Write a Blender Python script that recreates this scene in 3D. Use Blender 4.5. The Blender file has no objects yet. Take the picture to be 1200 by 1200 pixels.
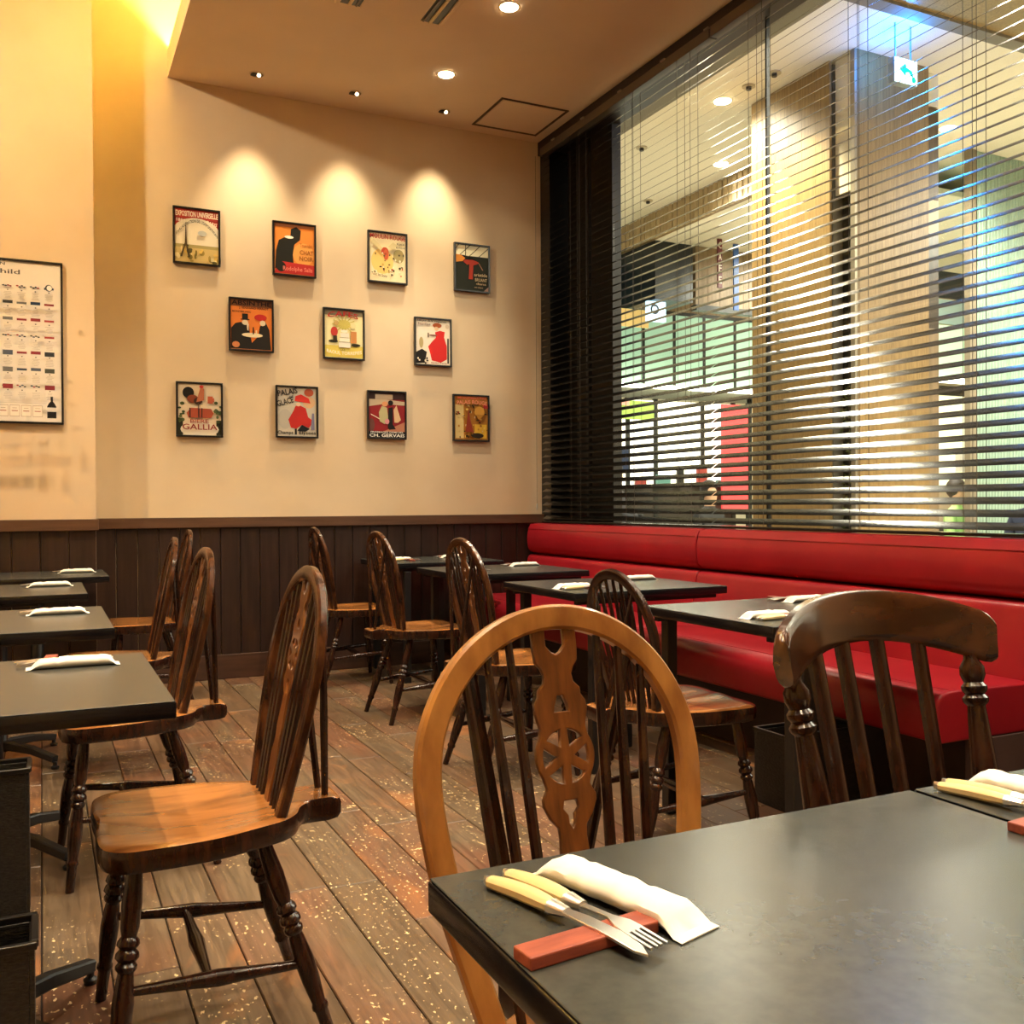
import bpy, bmesh, math, random
from mathutils import Vector, Matrix
random.seed(7)
S = bpy.context.scene
COL = S.collection
PI = math.pi
rad = math.radians

# ------------------------------------------------------------------ camera, world, exposure
f_px, HC = 1138.0, 1.07
yaw, pitch, roll = rad(25.83), rad(-.45), .0052
F = Vector((math.sin(yaw)*math.cos(pitch), math.cos(yaw)*math.cos(pitch), math.sin(pitch)))
R0 = Vector((math.cos(yaw), -math.sin(yaw), 0)); U0 = R0.cross(F)
R = math.cos(roll)*R0 - math.sin(roll)*U0
U = math.sin(roll)*R0 + math.cos(roll)*U0
cam = bpy.data.cameras.new('camera'); cam.lens = 36*f_px/1200; cam.sensor_width = 36; cam.clip_start = .02
cam_o = bpy.data.objects.new('camera', cam); COL.objects.link(cam_o)
cam_o.matrix_world = Matrix(((R.x, U.x, -F.x, 0), (R.y, U.y, -F.y, 0), (R.z, U.z, -F.z, HC), (0, 0, 0, 1)))
S.camera = cam_o
cam.dof.use_dof = False
S.view_settings.view_transform = 'Standard'
try: S.view_settings.look = 'None'
except Exception: pass
S.view_settings.gamma = 1; S.view_settings.use_curve_mapping = False
S.view_settings.exposure = 1.12
S.cycles.caustics_reflective = False
W = bpy.data.worlds.new('world'); S.world = W; W.use_nodes = True
W.node_tree.nodes['Background'].inputs[0].default_value = (1, .86, .66, 1)
W.node_tree.nodes['Background'].inputs[1].default_value = .08

def lamp(kind, loc, power, col=(1, .74, .44), aim=None, size=.06, spot=90, blend=.5, name='lamp_light', sizey=None):
    l = bpy.data.lights.new(name, kind); l.energy = power; l.color = col
    if kind == 'AREA':
        l.size = size
        if sizey: l.shape = 'RECTANGLE'; l.size_y = sizey
    else: l.shadow_soft_size = size
    if kind == 'SPOT': l.spot_size = rad(spot); l.spot_blend = blend
    o = bpy.data.objects.new(name, l); COL.objects.link(o); o.location = loc
    d = Vector(aim) if aim else Vector((0, 0, -1))
    o.rotation_euler = d.to_track_quat('-Z', 'Y').to_euler()
    return o
WARM = (1, .82, .58)
ZC = 3.66
# row of aisle downlights in the dropped ceiling
DOWN = [(2.21, y) for y in (.16, 1.04, 1.93, 2.81, 3.69, 4.568, 5.444)]
for x, y in DOWN: lamp('SPOT', (x, y, ZC-.03), 62, WARM, spot=88, blend=.8, size=.05)
WASH = [(1.183, 5.927), (1.792, 5.935), (2.405, 5.96)]
for x, y in WASH: lamp('SPOT', (x, y, ZC-.03), 42, (1, .80, .50), aim=(0, .17, -1), spot=62, blend=1, size=.035)
# lamps over the left tables and aisle edge (upper ceiling), all outside the frame
for y in (-1., .6, 1.95, 3.3, 4.6):
    lamp('SPOT', (.36, y, 4.3), 105 if y > 1 else 60, WARM, spot=74, blend=.6, size=.05)
    lamp('SPOT', (-.42, y, 4.3), 80 if y > 1 else 45, WARM, spot=70, blend=.6, size=.05)
lamp('SPOT', (-1.5, 4.15, 4.2), 130, (1, .84, .58), aim=(1.5, .93, -1.1), spot=80, blend=1, size=.08)
for y in (-.5, 1.2, 2.6): lamp('SPOT', (1.25, y, ZC-.03), 14, WARM, spot=115, blend=.9, size=.05)

# ------------------------------------------------------------------ materials
MATS = {}
def nt(name):
    m = bpy.data.materials.new(name); m.use_nodes = True
    t = m.node_tree; return m, t, t.nodes['Principled BSDF'], t.links
def flat(name, col, rough=.5, metal=0, coat=0, emit=None, estr=1, spec=.5):
    if name in MATS: return MATS[name]
    m, t, b, L = nt(name)
    b.inputs['Base Color'].default_value = (*col, 1); b.inputs['Roughness'].default_value = rough
    b.inputs['Metallic'].default_value = metal; b.inputs['Coat Weight'].default_value = coat
    b.inputs['Specular IOR Level'].default_value = spec
    b.inputs['Coat Roughness'].default_value = .12
    if emit: b.inputs['Emission Color'].default_value = (*emit, 1); b.inputs['Emission Strength'].default_value = estr
    MATS[name] = m; return m
def ramp(t, stops):
    r = t.nodes.new('ShaderNodeValToRGB'); e = r.color_ramp.elements
    while len(e) < len(stops): e.new(.5)
    for i, (p, c) in enumerate(stops): e[i].position = p; e[i].color = (*c, 1)
    return r
def noisy(name, c1, c2, scale=8, rough=.6, bump=.1, stretch=(1, 1, 1), coat=0, detail=6, dist=0, metal=0, bscale=None, lo=.35, hi=.65):
    if name in MATS: return MATS[name]
    m, t, b, L = nt(name)
    tc = t.nodes.new('ShaderNodeTexCoord'); mp = t.nodes.new('ShaderNodeMapping'); mp.inputs['Scale'].default_value = stretch
    oi = t.nodes.new('ShaderNodeObjectInfo'); ad = t.nodes.new('ShaderNodeVectorMath'); ad.operation = 'ADD'
    mu = t.nodes.new('ShaderNodeMath'); mu.operation = 'MULTIPLY'; mu.inputs[1].default_value = 37
    L.new(oi.outputs['Random'], mu.inputs[0]); L.new(tc.outputs['Object'], ad.inputs[0]); L.new(mu.outputs[0], ad.inputs[1])
    L.new(ad.outputs[0], mp.inputs[0])
    n = t.nodes.new('ShaderNodeTexNoise'); n.inputs['Scale'].default_value = scale; n.inputs['Detail'].default_value = detail
    n.inputs['Distortion'].default_value = dist
    L.new(mp.outputs[0], n.inputs['Vector'])
    r = ramp(t, [(lo, c1), (hi, c2)]); L.new(n.outputs['Fac'], r.inputs[0]); L.new(r.outputs[0], b.inputs['Base Color'])
    b.inputs['Roughness'].default_value = rough; b.inputs['Coat Weight'].default_value = coat; b.inputs['Coat Roughness'].default_value = .15
    b.inputs['Metallic'].default_value = metal
    if bump:
        bn = t.nodes.new('ShaderNodeBump'); bn.inputs['Strength'].default_value = bump; bn.inputs['Distance'].default_value = .004
        L.new(n.outputs['Fac'], bn.inputs['Height']); L.new(bn.outputs[0], b.inputs['Normal'])
    MATS[name] = m; return m

def floor_mat():
    m, t, b, L = nt('floor_wood')
    tc = t.nodes.new('ShaderNodeTexCoord'); oi = t.nodes.new('ShaderNodeObjectInfo')
    mu = t.nodes.new('ShaderNodeMath'); mu.operation = 'MULTIPLY'; mu.inputs[1].default_value = 53
    ad = t.nodes.new('ShaderNodeVectorMath'); L.new(oi.outputs['Random'], mu.inputs[0]); L.new(tc.outputs['Object'], ad.inputs[0]); L.new(mu.outputs[0], ad.inputs[1])
    def noise(sc, st, det=5, dist=0):
        mp = t.nodes.new('ShaderNodeMapping'); mp.inputs['Scale'].default_value = st; L.new(ad.outputs[0], mp.inputs[0])
        n = t.nodes.new('ShaderNodeTexNoise'); n.inputs['Scale'].default_value = sc; n.inputs['Detail'].default_value = det; n.inputs['Distortion'].default_value = dist
        L.new(mp.outputs[0], n.inputs['Vector']); return n.outputs['Fac']
    base = ramp(t, [(0, (.115, .048, .026)), (.35, (.155, .072, .042)), (.65, (.125, .085, .052)), (1, (.17, .088, .055))])
    L.new(oi.outputs['Random'], base.inputs[0])
    p = noise(3.2, (1, .5, 1), 4, .6); pr = ramp(t, [(.42, (.0, .0, .0)), (.62, (1, 1, 1))]); L.new(p, pr.inputs[0])
    mx = t.nodes.new('ShaderNodeMix'); mx.data_type = 'RGBA'; mx.inputs[7].default_value = (.128, .092, .060, 1)
    L.new(pr.outputs[0], mx.inputs[0]); L.new(base.outputs[0], mx.inputs[6])
    g = noise(60, (1, .06, 1), 4, 1.0); gr = ramp(t, [(.3, (.55, .5, .45)), (.7, (1.25, 1.2, 1.1))]); L.new(g, gr.inputs[0])
    m2 = t.nodes.new('ShaderNodeMix'); m2.data_type = 'RGBA'; m2.blend_type = 'MULTIPLY'; m2.inputs[0].default_value = .8
    L.new(mx.outputs[2], m2.inputs[6]); L.new(gr.outputs[0], m2.inputs[7])
    # rubbed orange patches
    o = noise(2.1, (1, .55, 1), 6, 1.5); orr = ramp(t, [(.60, (0, 0, 0)), (.70, (.75, .75, .75))]); L.new(o, orr.inputs[0])
    m3 = t.nodes.new('ShaderNodeMix'); m3.data_type = 'RGBA'; m3.inputs[7].default_value = (.34, .14, .05, 1)
    L.new(orr.outputs[0], m3.inputs[0]); L.new(m2.outputs[2], m3.inputs[6])
    # chipped pale specks, only where traffic is
    s1 = noise(95, (1, .6, 1), 3, 0); s2 = noise(3.5, (1, .6, 1), 3, 0)
    sr = ramp(t, [(.63, (0, 0, 0)), (.66, (1, 1, 1))]); L.new(s1, sr.inputs[0])
    s2r = ramp(t, [(.47, (0, 0, 0)), (.6, (1, 1, 1))]); L.new(s2, s2r.inputs[0])
    mm = t.nodes.new('ShaderNodeMath'); mm.operation = 'MULTIPLY'; L.new(sr.outputs[0], mm.inputs[0]); L.new(s2r.outputs[0], mm.inputs[1])
    m4 = t.nodes.new('ShaderNodeMix'); m4.data_type = 'RGBA'; m4.inputs[7].default_value = (.72, .56, .30, 1)
    L.new(mm.outputs[0], m4.inputs[0]); L.new(m3.outputs[2], m4.inputs[6])
    L.new(m4.outputs[2], b.inputs['Base Color'])
    rr = t.nodes.new('ShaderNodeMapRange'); rr.inputs[3].default_value = .24; rr.inputs[4].default_value = .5; L.new(g, rr.inputs[0]); L.new(rr.outputs[0], b.inputs['Roughness'])
    bn = t.nodes.new('ShaderNodeBump'); bn.inputs['Strength'].default_value = .25; bn.inputs['Distance'].default_value = .002
    L.new(g, bn.inputs['Height']); L.new(bn.outputs[0], b.inputs['Normal'])
    return m
M_floor = floor_mat()
M_wall = noisy('wall_paint', (.70, .56, .38), (.74, .60, .42), 3, .75, .05)
M_wallL = noisy('wall_paint_left', (.72, .55, .36), (.76, .59, .40), 3, .75, .05)
M_ceil = noisy('ceiling_paint', (.80, .64, .46), (.83, .67, .49), 3, .8, .03)
M_cove = flat('cove_paint', (.85, .70, .40), .8)
M_wains = noisy('wainscot_wood', (.020, .0095, .0075), (.036, .017, .013), 6, .42, .15, (6, 6, .5))
M_rail = noisy('rail_wood', (.085, .042, .025), (.13, .065, .038), 8, .4, .1, (.4, 4, 4))
M_black = flat('black_frame', (.006, .005, .005), .35)
M_slat = flat('slat_lacquer', (.010, .008, .006), .17, spec=.9)
M_cord = flat('cord', (.06, .045, .03), .7)
M_top = noisy('tabletop_laminate', (.044, .047, .044), (.056, .060, .056), 60, .27, .015, detail=3)
M_edge = flat('table_edge', (.006, .006, .008), .2)
M_iron = flat('black_iron', (.008, .008, .009), .4)
M_red = noisy('red_vinyl', (.29, .010, .020), (.35, .013, .025), 4, .30, .03)
M_darkbase = flat('bench_base', (.035, .02, .018), .6)
M_wd = noisy('wood_dark', (.012, .0045, .0027), (.038, .012, .006), 14, .22, .015, (5, 5, 1), coat=.12)
M_wm = noisy('wood_medium', (.022, .008, .0035), (.095, .033, .012), 10, .22, .015, (4, 4, 1.2), coat=.12)
M_wg = noisy('wood_worn_lit', (.26, .105, .026), (.46, .22, .06), 9, .3, .05, (3, 3, 1), coat=.4)  # worn bow wood; strong light from above is put into the gold tone
for m_ in (M_wd, M_wm): m_.node_tree.nodes['Principled BSDF'].inputs['Specular IOR Level'].default_value = .38
M_ws = noisy('wood_splat', (.10, .034, .009), (.20, .072, .017), 12, .3, .05, (7, 3, 1), coat=.35)
M_seat = noisy('wood_seat', (.13, .045, .012), (.42, .165, .042), 5, .25, .05, (3.2, .8, 1), coat=.5, dist=.4, lo=.3, hi=.62)
M_nap = noisy('napkin_paper', (.86, .84, .78), (.92, .90, .84), 30, .6, .3)
M_cream = noisy('cream_handle', (.72, .56, .28), (.82, .66, .36), 20, .3, 0)
M_steel = flat('steel', (.85, .84, .82), .28, 1)
M_rest = noisy('cutlery_rest_wood', (.24, .05, .030), (.34, .08, .045), 20, .5, .1, (1, 6, 6))
M_mull = flat('mullion_dark', (.012, .012, .010), .4)
M_lamp = flat('lamp_glow', (1, 1, 1), .5, emit=(1, .84, .55), estr=22)
M_chrome = flat('lamp_chrome', (.7, .6, .45), .15, 1)
M_joint = flat('floor_joint', (.012, .007, .005), .8)

# ------------------------------------------------------------------ helpers
def link(o, parent=None):
    COL.objects.link(o)
    if parent is not None: o.parent = parent
    return o
def obj(name, bm, mat, parent=None, smooth=False, loc=None, rot=None):
    me = bpy.data.meshes.new(name)
    if isinstance(bm, bmesh.types.BMesh):
        bmesh.ops.recalc_face_normals(bm, faces=bm.faces)
        bm.to_mesh(me); bm.free()
    else: me = bm
    for m in (mat if isinstance(mat, (list, tuple)) else [mat]): me.materials.append(m)
    if smooth:
        for p in me.polygons: p.use_smooth = True
        if smooth != 'all':
            try: me.set_sharp_from_angle(angle=rad(40))
            except Exception: pass
    o = bpy.data.objects.new(name, me)
    if loc: o.location = loc
    if rot: o.rotation_euler = rot
    return link(o, parent)
def empty(name, loc=(0, 0, 0), rz=0, label=None, cat=None, group=None, kind=None, parent=None):
    o = bpy.data.objects.new(name, None); o.empty_display_size = .1; o.location = loc; o.rotation_euler = (0, 0, rz)
    tag(o, label, cat, group, kind); return link(o, parent)
def tag(o, label=None, cat=None, group=None, kind=None):
    if label: o['label'] = label
    if cat: o['category'] = cat
    if group: o['group'] = group
    if kind: o['kind'] = kind
    return o
def box(x0, x1, y0, y1, z0, z1, bm=None, bev=0, seg=2, mi=0):
    tmp = bmesh.new(); r = bmesh.ops.create_cube(tmp, size=1)
    for v in tmp.verts: v.co = Vector(((x0+x1)/2+v.co.x*(x1-x0), (y0+y1)/2+v.co.y*(y1-y0), (z0+z1)/2+v.co.z*(z1-z0)))
    if bev: bmesh.ops.bevel(tmp, geom=list(tmp.edges), offset=bev, segments=seg, profile=.5, affect='EDGES')
    for fc in tmp.faces: fc.material_index = mi
    if bm is None: return tmp
    me = bpy.data.meshes.new('t'); tmp.to_mesh(me); tmp.free(); bm.from_mesh(me); bpy.data.meshes.remove(me); return bm
def ring_tube(rings, bm=None, cap=True, closed=False):
    bm = bm or bmesh.new(); vs = [[bm.verts.new(p) for p in r] for r in rings]; n = len(vs[0])
    m = len(vs)
    for i in range(m if closed else m-1):
        a, b = vs[i], vs[(i+1) % m]
        for k in range(n): bm.faces.new((a[k], a[(k+1) % n], b[(k+1) % n], b[k]))
    if cap and not closed: bm.faces.new(vs[0][::-1]); bm.faces.new(vs[-1])
    return bm
def turned(p0, p1, prof, n=12, bm=None):
    """turned member along p0->p1, prof = [(t, radius)]"""
    p0, p1 = Vector(p0), Vector(p1); d = (p1-p0).normalized()
    a = d.cross(Vector((0, 1, 0)) if abs(d.y) < .9 else Vector((1, 0, 0))).normalized(); b = d.cross(a)
    return ring_tube([[p0.lerp(p1, t) + r*(math.cos(2*PI*k/n)*a + math.sin(2*PI*k/n)*b) for k in range(n)] for t, r in prof], bm)
def sweep(pts, w, h, nrm, n=10, bm=None, sq=.75, closed=False):
    """sweep a rounded-rect section (w across in the plane, h along nrm)"""
    pts = [Vector(p) for p in pts]; nrm = Vector(nrm).normalized(); rings = []
    for i, p in enumerate(pts):
        if closed: tn = pts[(i+1) % len(pts)]-pts[i-1]
        else: tn = pts[min(i+1, len(pts)-1)]-pts[max(i-1, 0)]
        tn.normalize(); s = tn.cross(nrm).normalized(); nn = s.cross(tn).normalized()
        ww = w(i/(len(pts)-1)) if callable(w) else w
        hh = h(i/(len(pts)-1)) if callable(h) else h
        r = []
        for k in range(n):
            a = 2*PI*(k+.5)/n; c, q = math.cos(a), math.sin(a)
            e = sq; c2 = math.copysign(abs(c)**e, c); q2 = math.copysign(abs(q)**e, q)
            r.append(p + s*c2*ww/2 + nn*q2*hh/2)
        rings.append(r)
    return ring_tube(rings, bm, closed=closed)
def spline(pts, n=8):
    P = [Vector(p) for p in pts]; P = [2*P[0]-P[1]]+P+[2*P[-1]-P[-2]]; out = []
    for i in range(1, len(P)-2):
        for k in range(n):
            t = k/n; a, b, c, d = P[i-1], P[i], P[i+1], P[i+2]
            out.append(.5*((2*b)+(c-a)*t+(2*a-5*b+4*c-d)*t*t+(3*b-a-3*c+d)*t**3))
    out.append(P[-2]); return out
def curve_mesh(loops, ext, bev=0):
    """flat outline with holes -> mesh in XY, thickness 2*ext along Z"""
    cu = bpy.data.curves.new('c', 'CURVE'); cu.dimensions = '2D'; cu.fill_mode = 'BOTH'; cu.extrude = ext; cu.bevel_depth = bev; cu.bevel_resolution = 1; cu.offset = -bev if bev else 0
    for lp in loops:
        sp = cu.splines.new('POLY'); sp.points.add(len(lp)-1); sp.use_cyclic_u = True
        for i, (x, y) in enumerate(lp): sp.points[i].co = (x, y, 0, 1)
    o = bpy.data.objects.new('c', cu); COL.objects.link(o)
    dg = bpy.context.evaluated_depsgraph_get(); me = bpy.data.meshes.new_from_object(o.evaluated_get(dg))
    bpy.data.objects.remove(o); bpy.data.curves.remove(cu); me.materials.clear(); return me
def text_mesh(s, w, h, ext=.0004, spacing=1.0):
    cu = bpy.data.curves.new('t', 'FONT'); cu.body = s; cu.align_x = 'CENTER'; cu.align_y = 'CENTER'; cu.size = 1; cu.extrude = 0; cu.space_character = spacing
    cu.resolution_u = 2; cu.offset = .015
    o = bpy.data.objects.new('t', cu); COL.objects.link(o)
    dg = bpy.context.evaluated_depsgraph_get(); me = bpy.data.meshes.new_from_object(o.evaluated_get(dg))
    bpy.data.objects.remove(o); bpy.data.curves.remove(cu); me.materials.clear()
    xs = [v.co.x for v in me.vertices]; ys = [v.co.y for v in me.vertices]
    sx = w/(max(xs)-min(xs)); sy = h/(max(ys)-min(ys)); cx = (max(xs)+min(xs))/2; cy = (max(ys)+min(ys))/2
    for v in me.vertices: v.co.x = (v.co.x-cx)*sx; v.co.y = (v.co.y-cy)*sy
    return me
def copy_tree(o, parent=None):
    c = o.copy(); COL.objects.link(c); c.parent = parent
    for ch in KIDS.get(o.name, []): copy_tree(ch, c)
    return c
KIDS = {}
def index_kids(root):
    KIDS[root.name] = [x for x in bpy.data.objects if x.parent == root]
    for k in KIDS[root.name]: index_kids(k)

# ================================================================== SETTING
WX, WY, LY, LX = 3.24, 6.2, 5.9, .272     # window wall, back wall, left pier face, pier edge
struct = lambda o: tag(o, kind='structure')
XL, YB = -1.7, -1.9
# ---- floor and its boards
floor = struct(obj('floor', box(XL, WX+.02, YB, WY, -.1, -.018), M_joint))
PWD = .1447
anchor = {-1: 2.66, 0: 3.21, 1: 2.68, 2: 4.54, 3: 3.30, 4: 4.05, 5: 3.967, 6: 4.6, 7: 5.25}
Lb = .94; full = None
k0 = int(math.floor((XL-.425)/PWD)); k = k0
while .425+k*PWD < WX:
    x0 = .425+k*PWD; x1 = min(x0+PWD, WX)
    a = anchor.get(k, random.uniform(0, Lb)); y = a - math.ceil((a-YB)/Lb)*Lb
    while y < WY:
        ya, yb = max(y, YB), min(y+Lb, WY)
        if yb-ya > .02 and x1 > XL and x1-x0 > .03:
            std = abs(yb-ya-Lb) < 1e-6 and abs(x1-x0-PWD) < 1e-6
            if std and full: me = full
            else:
                b_ = box(.0016, x1-x0-.0016, .0016, yb-ya-.0016, -.017, 0, bev=.0022, seg=1)
                me = bpy.data.meshes.new('floor_board'); b_.to_mesh(me); b_.free(); me.materials.append(M_floor)
                if std: full = me
            if yb > 0.1:
                o = bpy.data.objects.new('floor_board', me); link(o, floor); o.location = (x0, ya, random.uniform(-.0008, .0))
            else:
                o = bpy.data.objects.new('floor_board', me); link(o, floor); o.location = (x0, ya, 0)
        y += Lb
    k += 1
# ---- walls
wall_back = struct(obj('wall_back', box(LX-.3, WX+.2, WY, WY+.15, 0, 4.4), M_wall))
wall_left_pier = struct(obj('wall_left', box(XL, LX, LY, WY-.001, 0, 4.4), M_wallL))
struct(obj('wall_side', box(XL-.15, XL, YB, WY, 0, 4.4), M_wallL))
struct(obj('wall_rear', box(XL-.15, WX+.2, YB-.15, YB, 0, 4.4), M_wall))
struct(obj('wall_right', box(WX+.04, WX+.2, YB, .8, 0, 4.0), M_wall))
struct(obj('wall_sill', box(WX+.04, WX+.2, .8, WY, -.1, .86), M_darkbase))
# ---- ceiling: dropped slab with a lip and light slot, upper ceiling over the left strip
CX = .705
ceiling = struct(obj('ceiling', box(CX, WX+.2, YB, WY-.001, ZC, ZC+.02), M_ceil))
obj('lip', box(CX, CX+.02, YB, WY-.001, ZC+.02, ZC+.165), M_cove, ceiling)
struct(obj('ceiling_upper', box(XL, WX+.2, YB, WY, 4.4, 4.45), M_cove))
cs = obj('cove_light_strip', box(CX+.10, CX+.16, YB+.1, WY-.05, ZC+.02, ZC+.05), flat('cove_led', (1, 1, 1), emit=(1, .74, .24), estr=78))
tag(cs, 'hidden strip lamp in the ceiling slot at upper left', 'strip light')

# ---- wainscot, rails, baseboards
def wainscot(parent, x0, x1, yf, wd):
    n = round((x1-x0)/wd); w = (x1-x0)/n
    for i in range(n):
        obj('wainscot_board', box(x0+i*w+.0015, x0+(i+1)*w-.0015, yf-.016-random.uniform(0, .0015), yf+.001, .14, .94, bev=.003, seg=1), M_wains, parent)
wainscot(wall_back, LX, WX+.03, WY, .118)
wainscot(wall_left_pier, XL, LX, LY, .136)
struct(obj('trim_1', box(LX, WX+.03, WY-.038, WY, .937, 1.0, bev=.003), M_rail))
struct(obj('trim_2', box(XL, LX+.012, LY-.038, LY+.3, .937, 1.0, bev=.003), M_rail))
struct(obj('baseboard_back', box(LX, WX+.03, WY-.03, WY, 0, .15, bev=.003), noisy('base_wood', (.045, .022, .015), (.08, .038, .025), 8, .45, .1, (.4, 4, 4))))
struct(obj('baseboard_left', box(XL, LX, LY-.03, LY, 0, .15, bev=.003), MATS['base_wood']))

# ---- ceiling fixtures
def disc(r, z0, z1, n=24, bm=None, r2=None):
    return turned((0, 0, z0), (0, 0, z1), [(0, r), (1, r2 or r)], n, bm)
names = ['closest to the ceiling hatch', 'second from the hatch, at the top edge of the photo']
def torus_ring(R_, r_, n=24, m=8):
    return ring_tube([[Vector(((R_+r_*math.cos(2*PI*j/m))*math.cos(2*PI*i/n), (R_+r_*math.cos(2*PI*j/m))*math.sin(2*PI*i/n), r_*.5*math.sin(2*PI*j/m))) for j in range(m)] for i in range(n)], closed=True)
for i, (x, y) in enumerate(DOWN[::-1]):
    if y < 3.5: continue
    t = empty('downlight', (x, y, ZC), label=(['lit round ceiling downlight beside the ceiling hatch', 'lit round ceiling downlight at the top edge of the photo', 'lit round ceiling downlight nearest the camera in its row'][i]), cat='ceiling light', group='lit ceiling downlights')
    obj('trim_ring', torus_ring(.05, .006), M_cove, t, True)
    obj('lens', disc(.045, -.006, -.001), M_lamp, t, True)
for i, (x, y) in enumerate(WASH):
    t = empty('picture_spotlight', (x, y, ZC), label=['small recessed chrome spotlight above the first picture column, leftmost of three', 'small recessed chrome spotlight above the wall pictures, middle of three', 'small recessed chrome spotlight nearest the ceiling hatch, rightmost of three'][i], cat='spotlight', group='recessed picture spotlights')
    obj('trim_ring', torus_ring(.042, .004), M_ceil, t, True)
    obj('reflector', disc(.038, -.004, -.001, r2=.03), M_chrome, t, True)
    obj('baffle', box(-.035, .0, -.018, .02, -.007, -.0035, bev=.001), M_black, t)
    obj('bulb', turned((.012, 0, -.004), (.012, 0, -.012), [(0, .012), (1, .008)], 12), flat('bulb_glow', (1, 1, 1), emit=(1, .8, .5), estr=5), t, True)
# access hatch
t = empty('ceiling_hatch', (2.9, 5.842, ZC), label='square access hatch with dark seam in the ceiling by the window', cat='hatch')
bm = bmesh.new()
for a in (box(-.245, .245, .225, .240, -.005, 0), box(-.245, .245, -.240, -.225, -.005, 0), box(-.245, -.230, -.225, .225, -.005, 0), box(.230, .245, -.225, .225, -.005, 0)):
    me = bpy.data.meshes.new('x'); a.to_mesh(me); a.free(); bm.from_mesh(me); bpy.data.meshes.remove(me)
obj('hatch_frame', bm, flat('hatch_seam', (.10, .065, .03), .5, .3), t)
obj('hatch_panel', box(-.222, .222, -.217, .217, -.004, 0, bev=.001), M_ceil, t)
# air conditioner cassette
t = empty('air_conditioner', (1.67, 4.4, ZC-.001), label='ceiling air conditioner cassette with slotted sides at the top edge', cat='air conditioner')
obj('center_panel', box(-.165, .165, -.43, .488, -.012, 0, bev=.003), M_ceil, t)
obj('housing', box(-.275, .275, -.49, .493, -.003, 0), M_black, t)
for sx in (-1, 1):
    obj('vane', box(sx*.222-.008, sx*.222+.008, -.48, .488, -.014, -.003, bev=.002), M_cove, t)
    obj('vane', box(sx*.285-.012, sx*.285+.012, -.50, .495, -.012, 0, bev=.003), M_ceil, t)
    obj('vane', box(sx*.185-.004, sx*.185+.004, -.48, .488, -.010, -.003), flat('vane_dark', (.12, .09, .06), .4), t)

# ================================================================== WINDOW WALL
window = empty('window_1', (WX, 0, 0), kind='structure')
# (coordinates below are local to the wall plane x = WX)
def wbox(name, x0, x1, y0, y1, z0, z1, mat, bev=0): return obj(name, box(x0, x1, y0, y1, z0, z1, bev=bev), mat, window)
wbox('head_beam', -.02, .2, .8, WY-.002, 3.565, ZC-.001, flat('beam_dark', (.012, .006, .006), .45))
wbox('sill', -.01, .2, .8, WY-.002, .86, .90, M_black)
wbox('jamb', .0, .2, 6.06, WY-.002, .9, 3.565, M_black)
ypan = [5.43, 5.585, 5.735, 5.86, 6.058]
for i in range(4): wbox('dark_panel', .13+(i % 2)*.012, .2, ypan[i]+.008, ypan[i+1]-.008, .9, 3.565, noisy('panel_dark', (.016, .013, .009), (.024, .018, .012), 5, .5, .05, (4, 4, .4)), .003)
wbox('mullion', .125, .145, 3.926, 3.938, .9, 3.565, M_black)
wbox('mullion', .11, .17, 1.9, 1.93, .9, 3.565, M_black)
def glass_mat():
    m, t, b, L = nt('window_glass'); t.nodes.remove(b)
    tr = t.nodes.new('ShaderNodeBsdfTransparent'); gl = t.nodes.new('ShaderNodeBsdfGlossy'); gl.inputs['Roughness'].default_value = .02
    tr.inputs[0].default_value = (.96, .98, .96, 1)
    fr = t.nodes.new('ShaderNodeFresnel'); fr.inputs[0].default_value = 1.45; mx = t.nodes.new('ShaderNodeMixShader')
    t.nodes.remove(fr); lw = t.nodes.new('ShaderNodeLayerWeight'); pw = t.nodes.new('ShaderNodeMath'); pw.operation = 'POWER'; pw.inputs[1].default_value = 5
    ma = t.nodes.new('ShaderNodeMath'); ma.operation = 'MULTIPLY_ADD'; ma.inputs[1].default_value = .4; ma.inputs[2].default_value = .02
    L.new(lw.outputs['Facing'], pw.inputs[0]); L.new(pw.outputs[0], ma.inputs[0]); L.new(ma.outputs[0], mx.inputs[0]); L.new(tr.outputs[0], mx.inputs[1]); L.new(gl.outputs[0], mx.inputs[2]); L.new(mx.outputs[0], t.nodes['Material Output'].inputs[0])
    return m
M_glass = glass_mat()
wbox('pane', .137, .141, 3.938, 5.43, .9, 3.565, M_glass)
wbox('pane', .137, .141, 1.93, 3.926, .9, 3.565, M_glass)
wbox('pane', .137, .141, .8, 1.9, .9, 3.565, M_glass)

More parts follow.
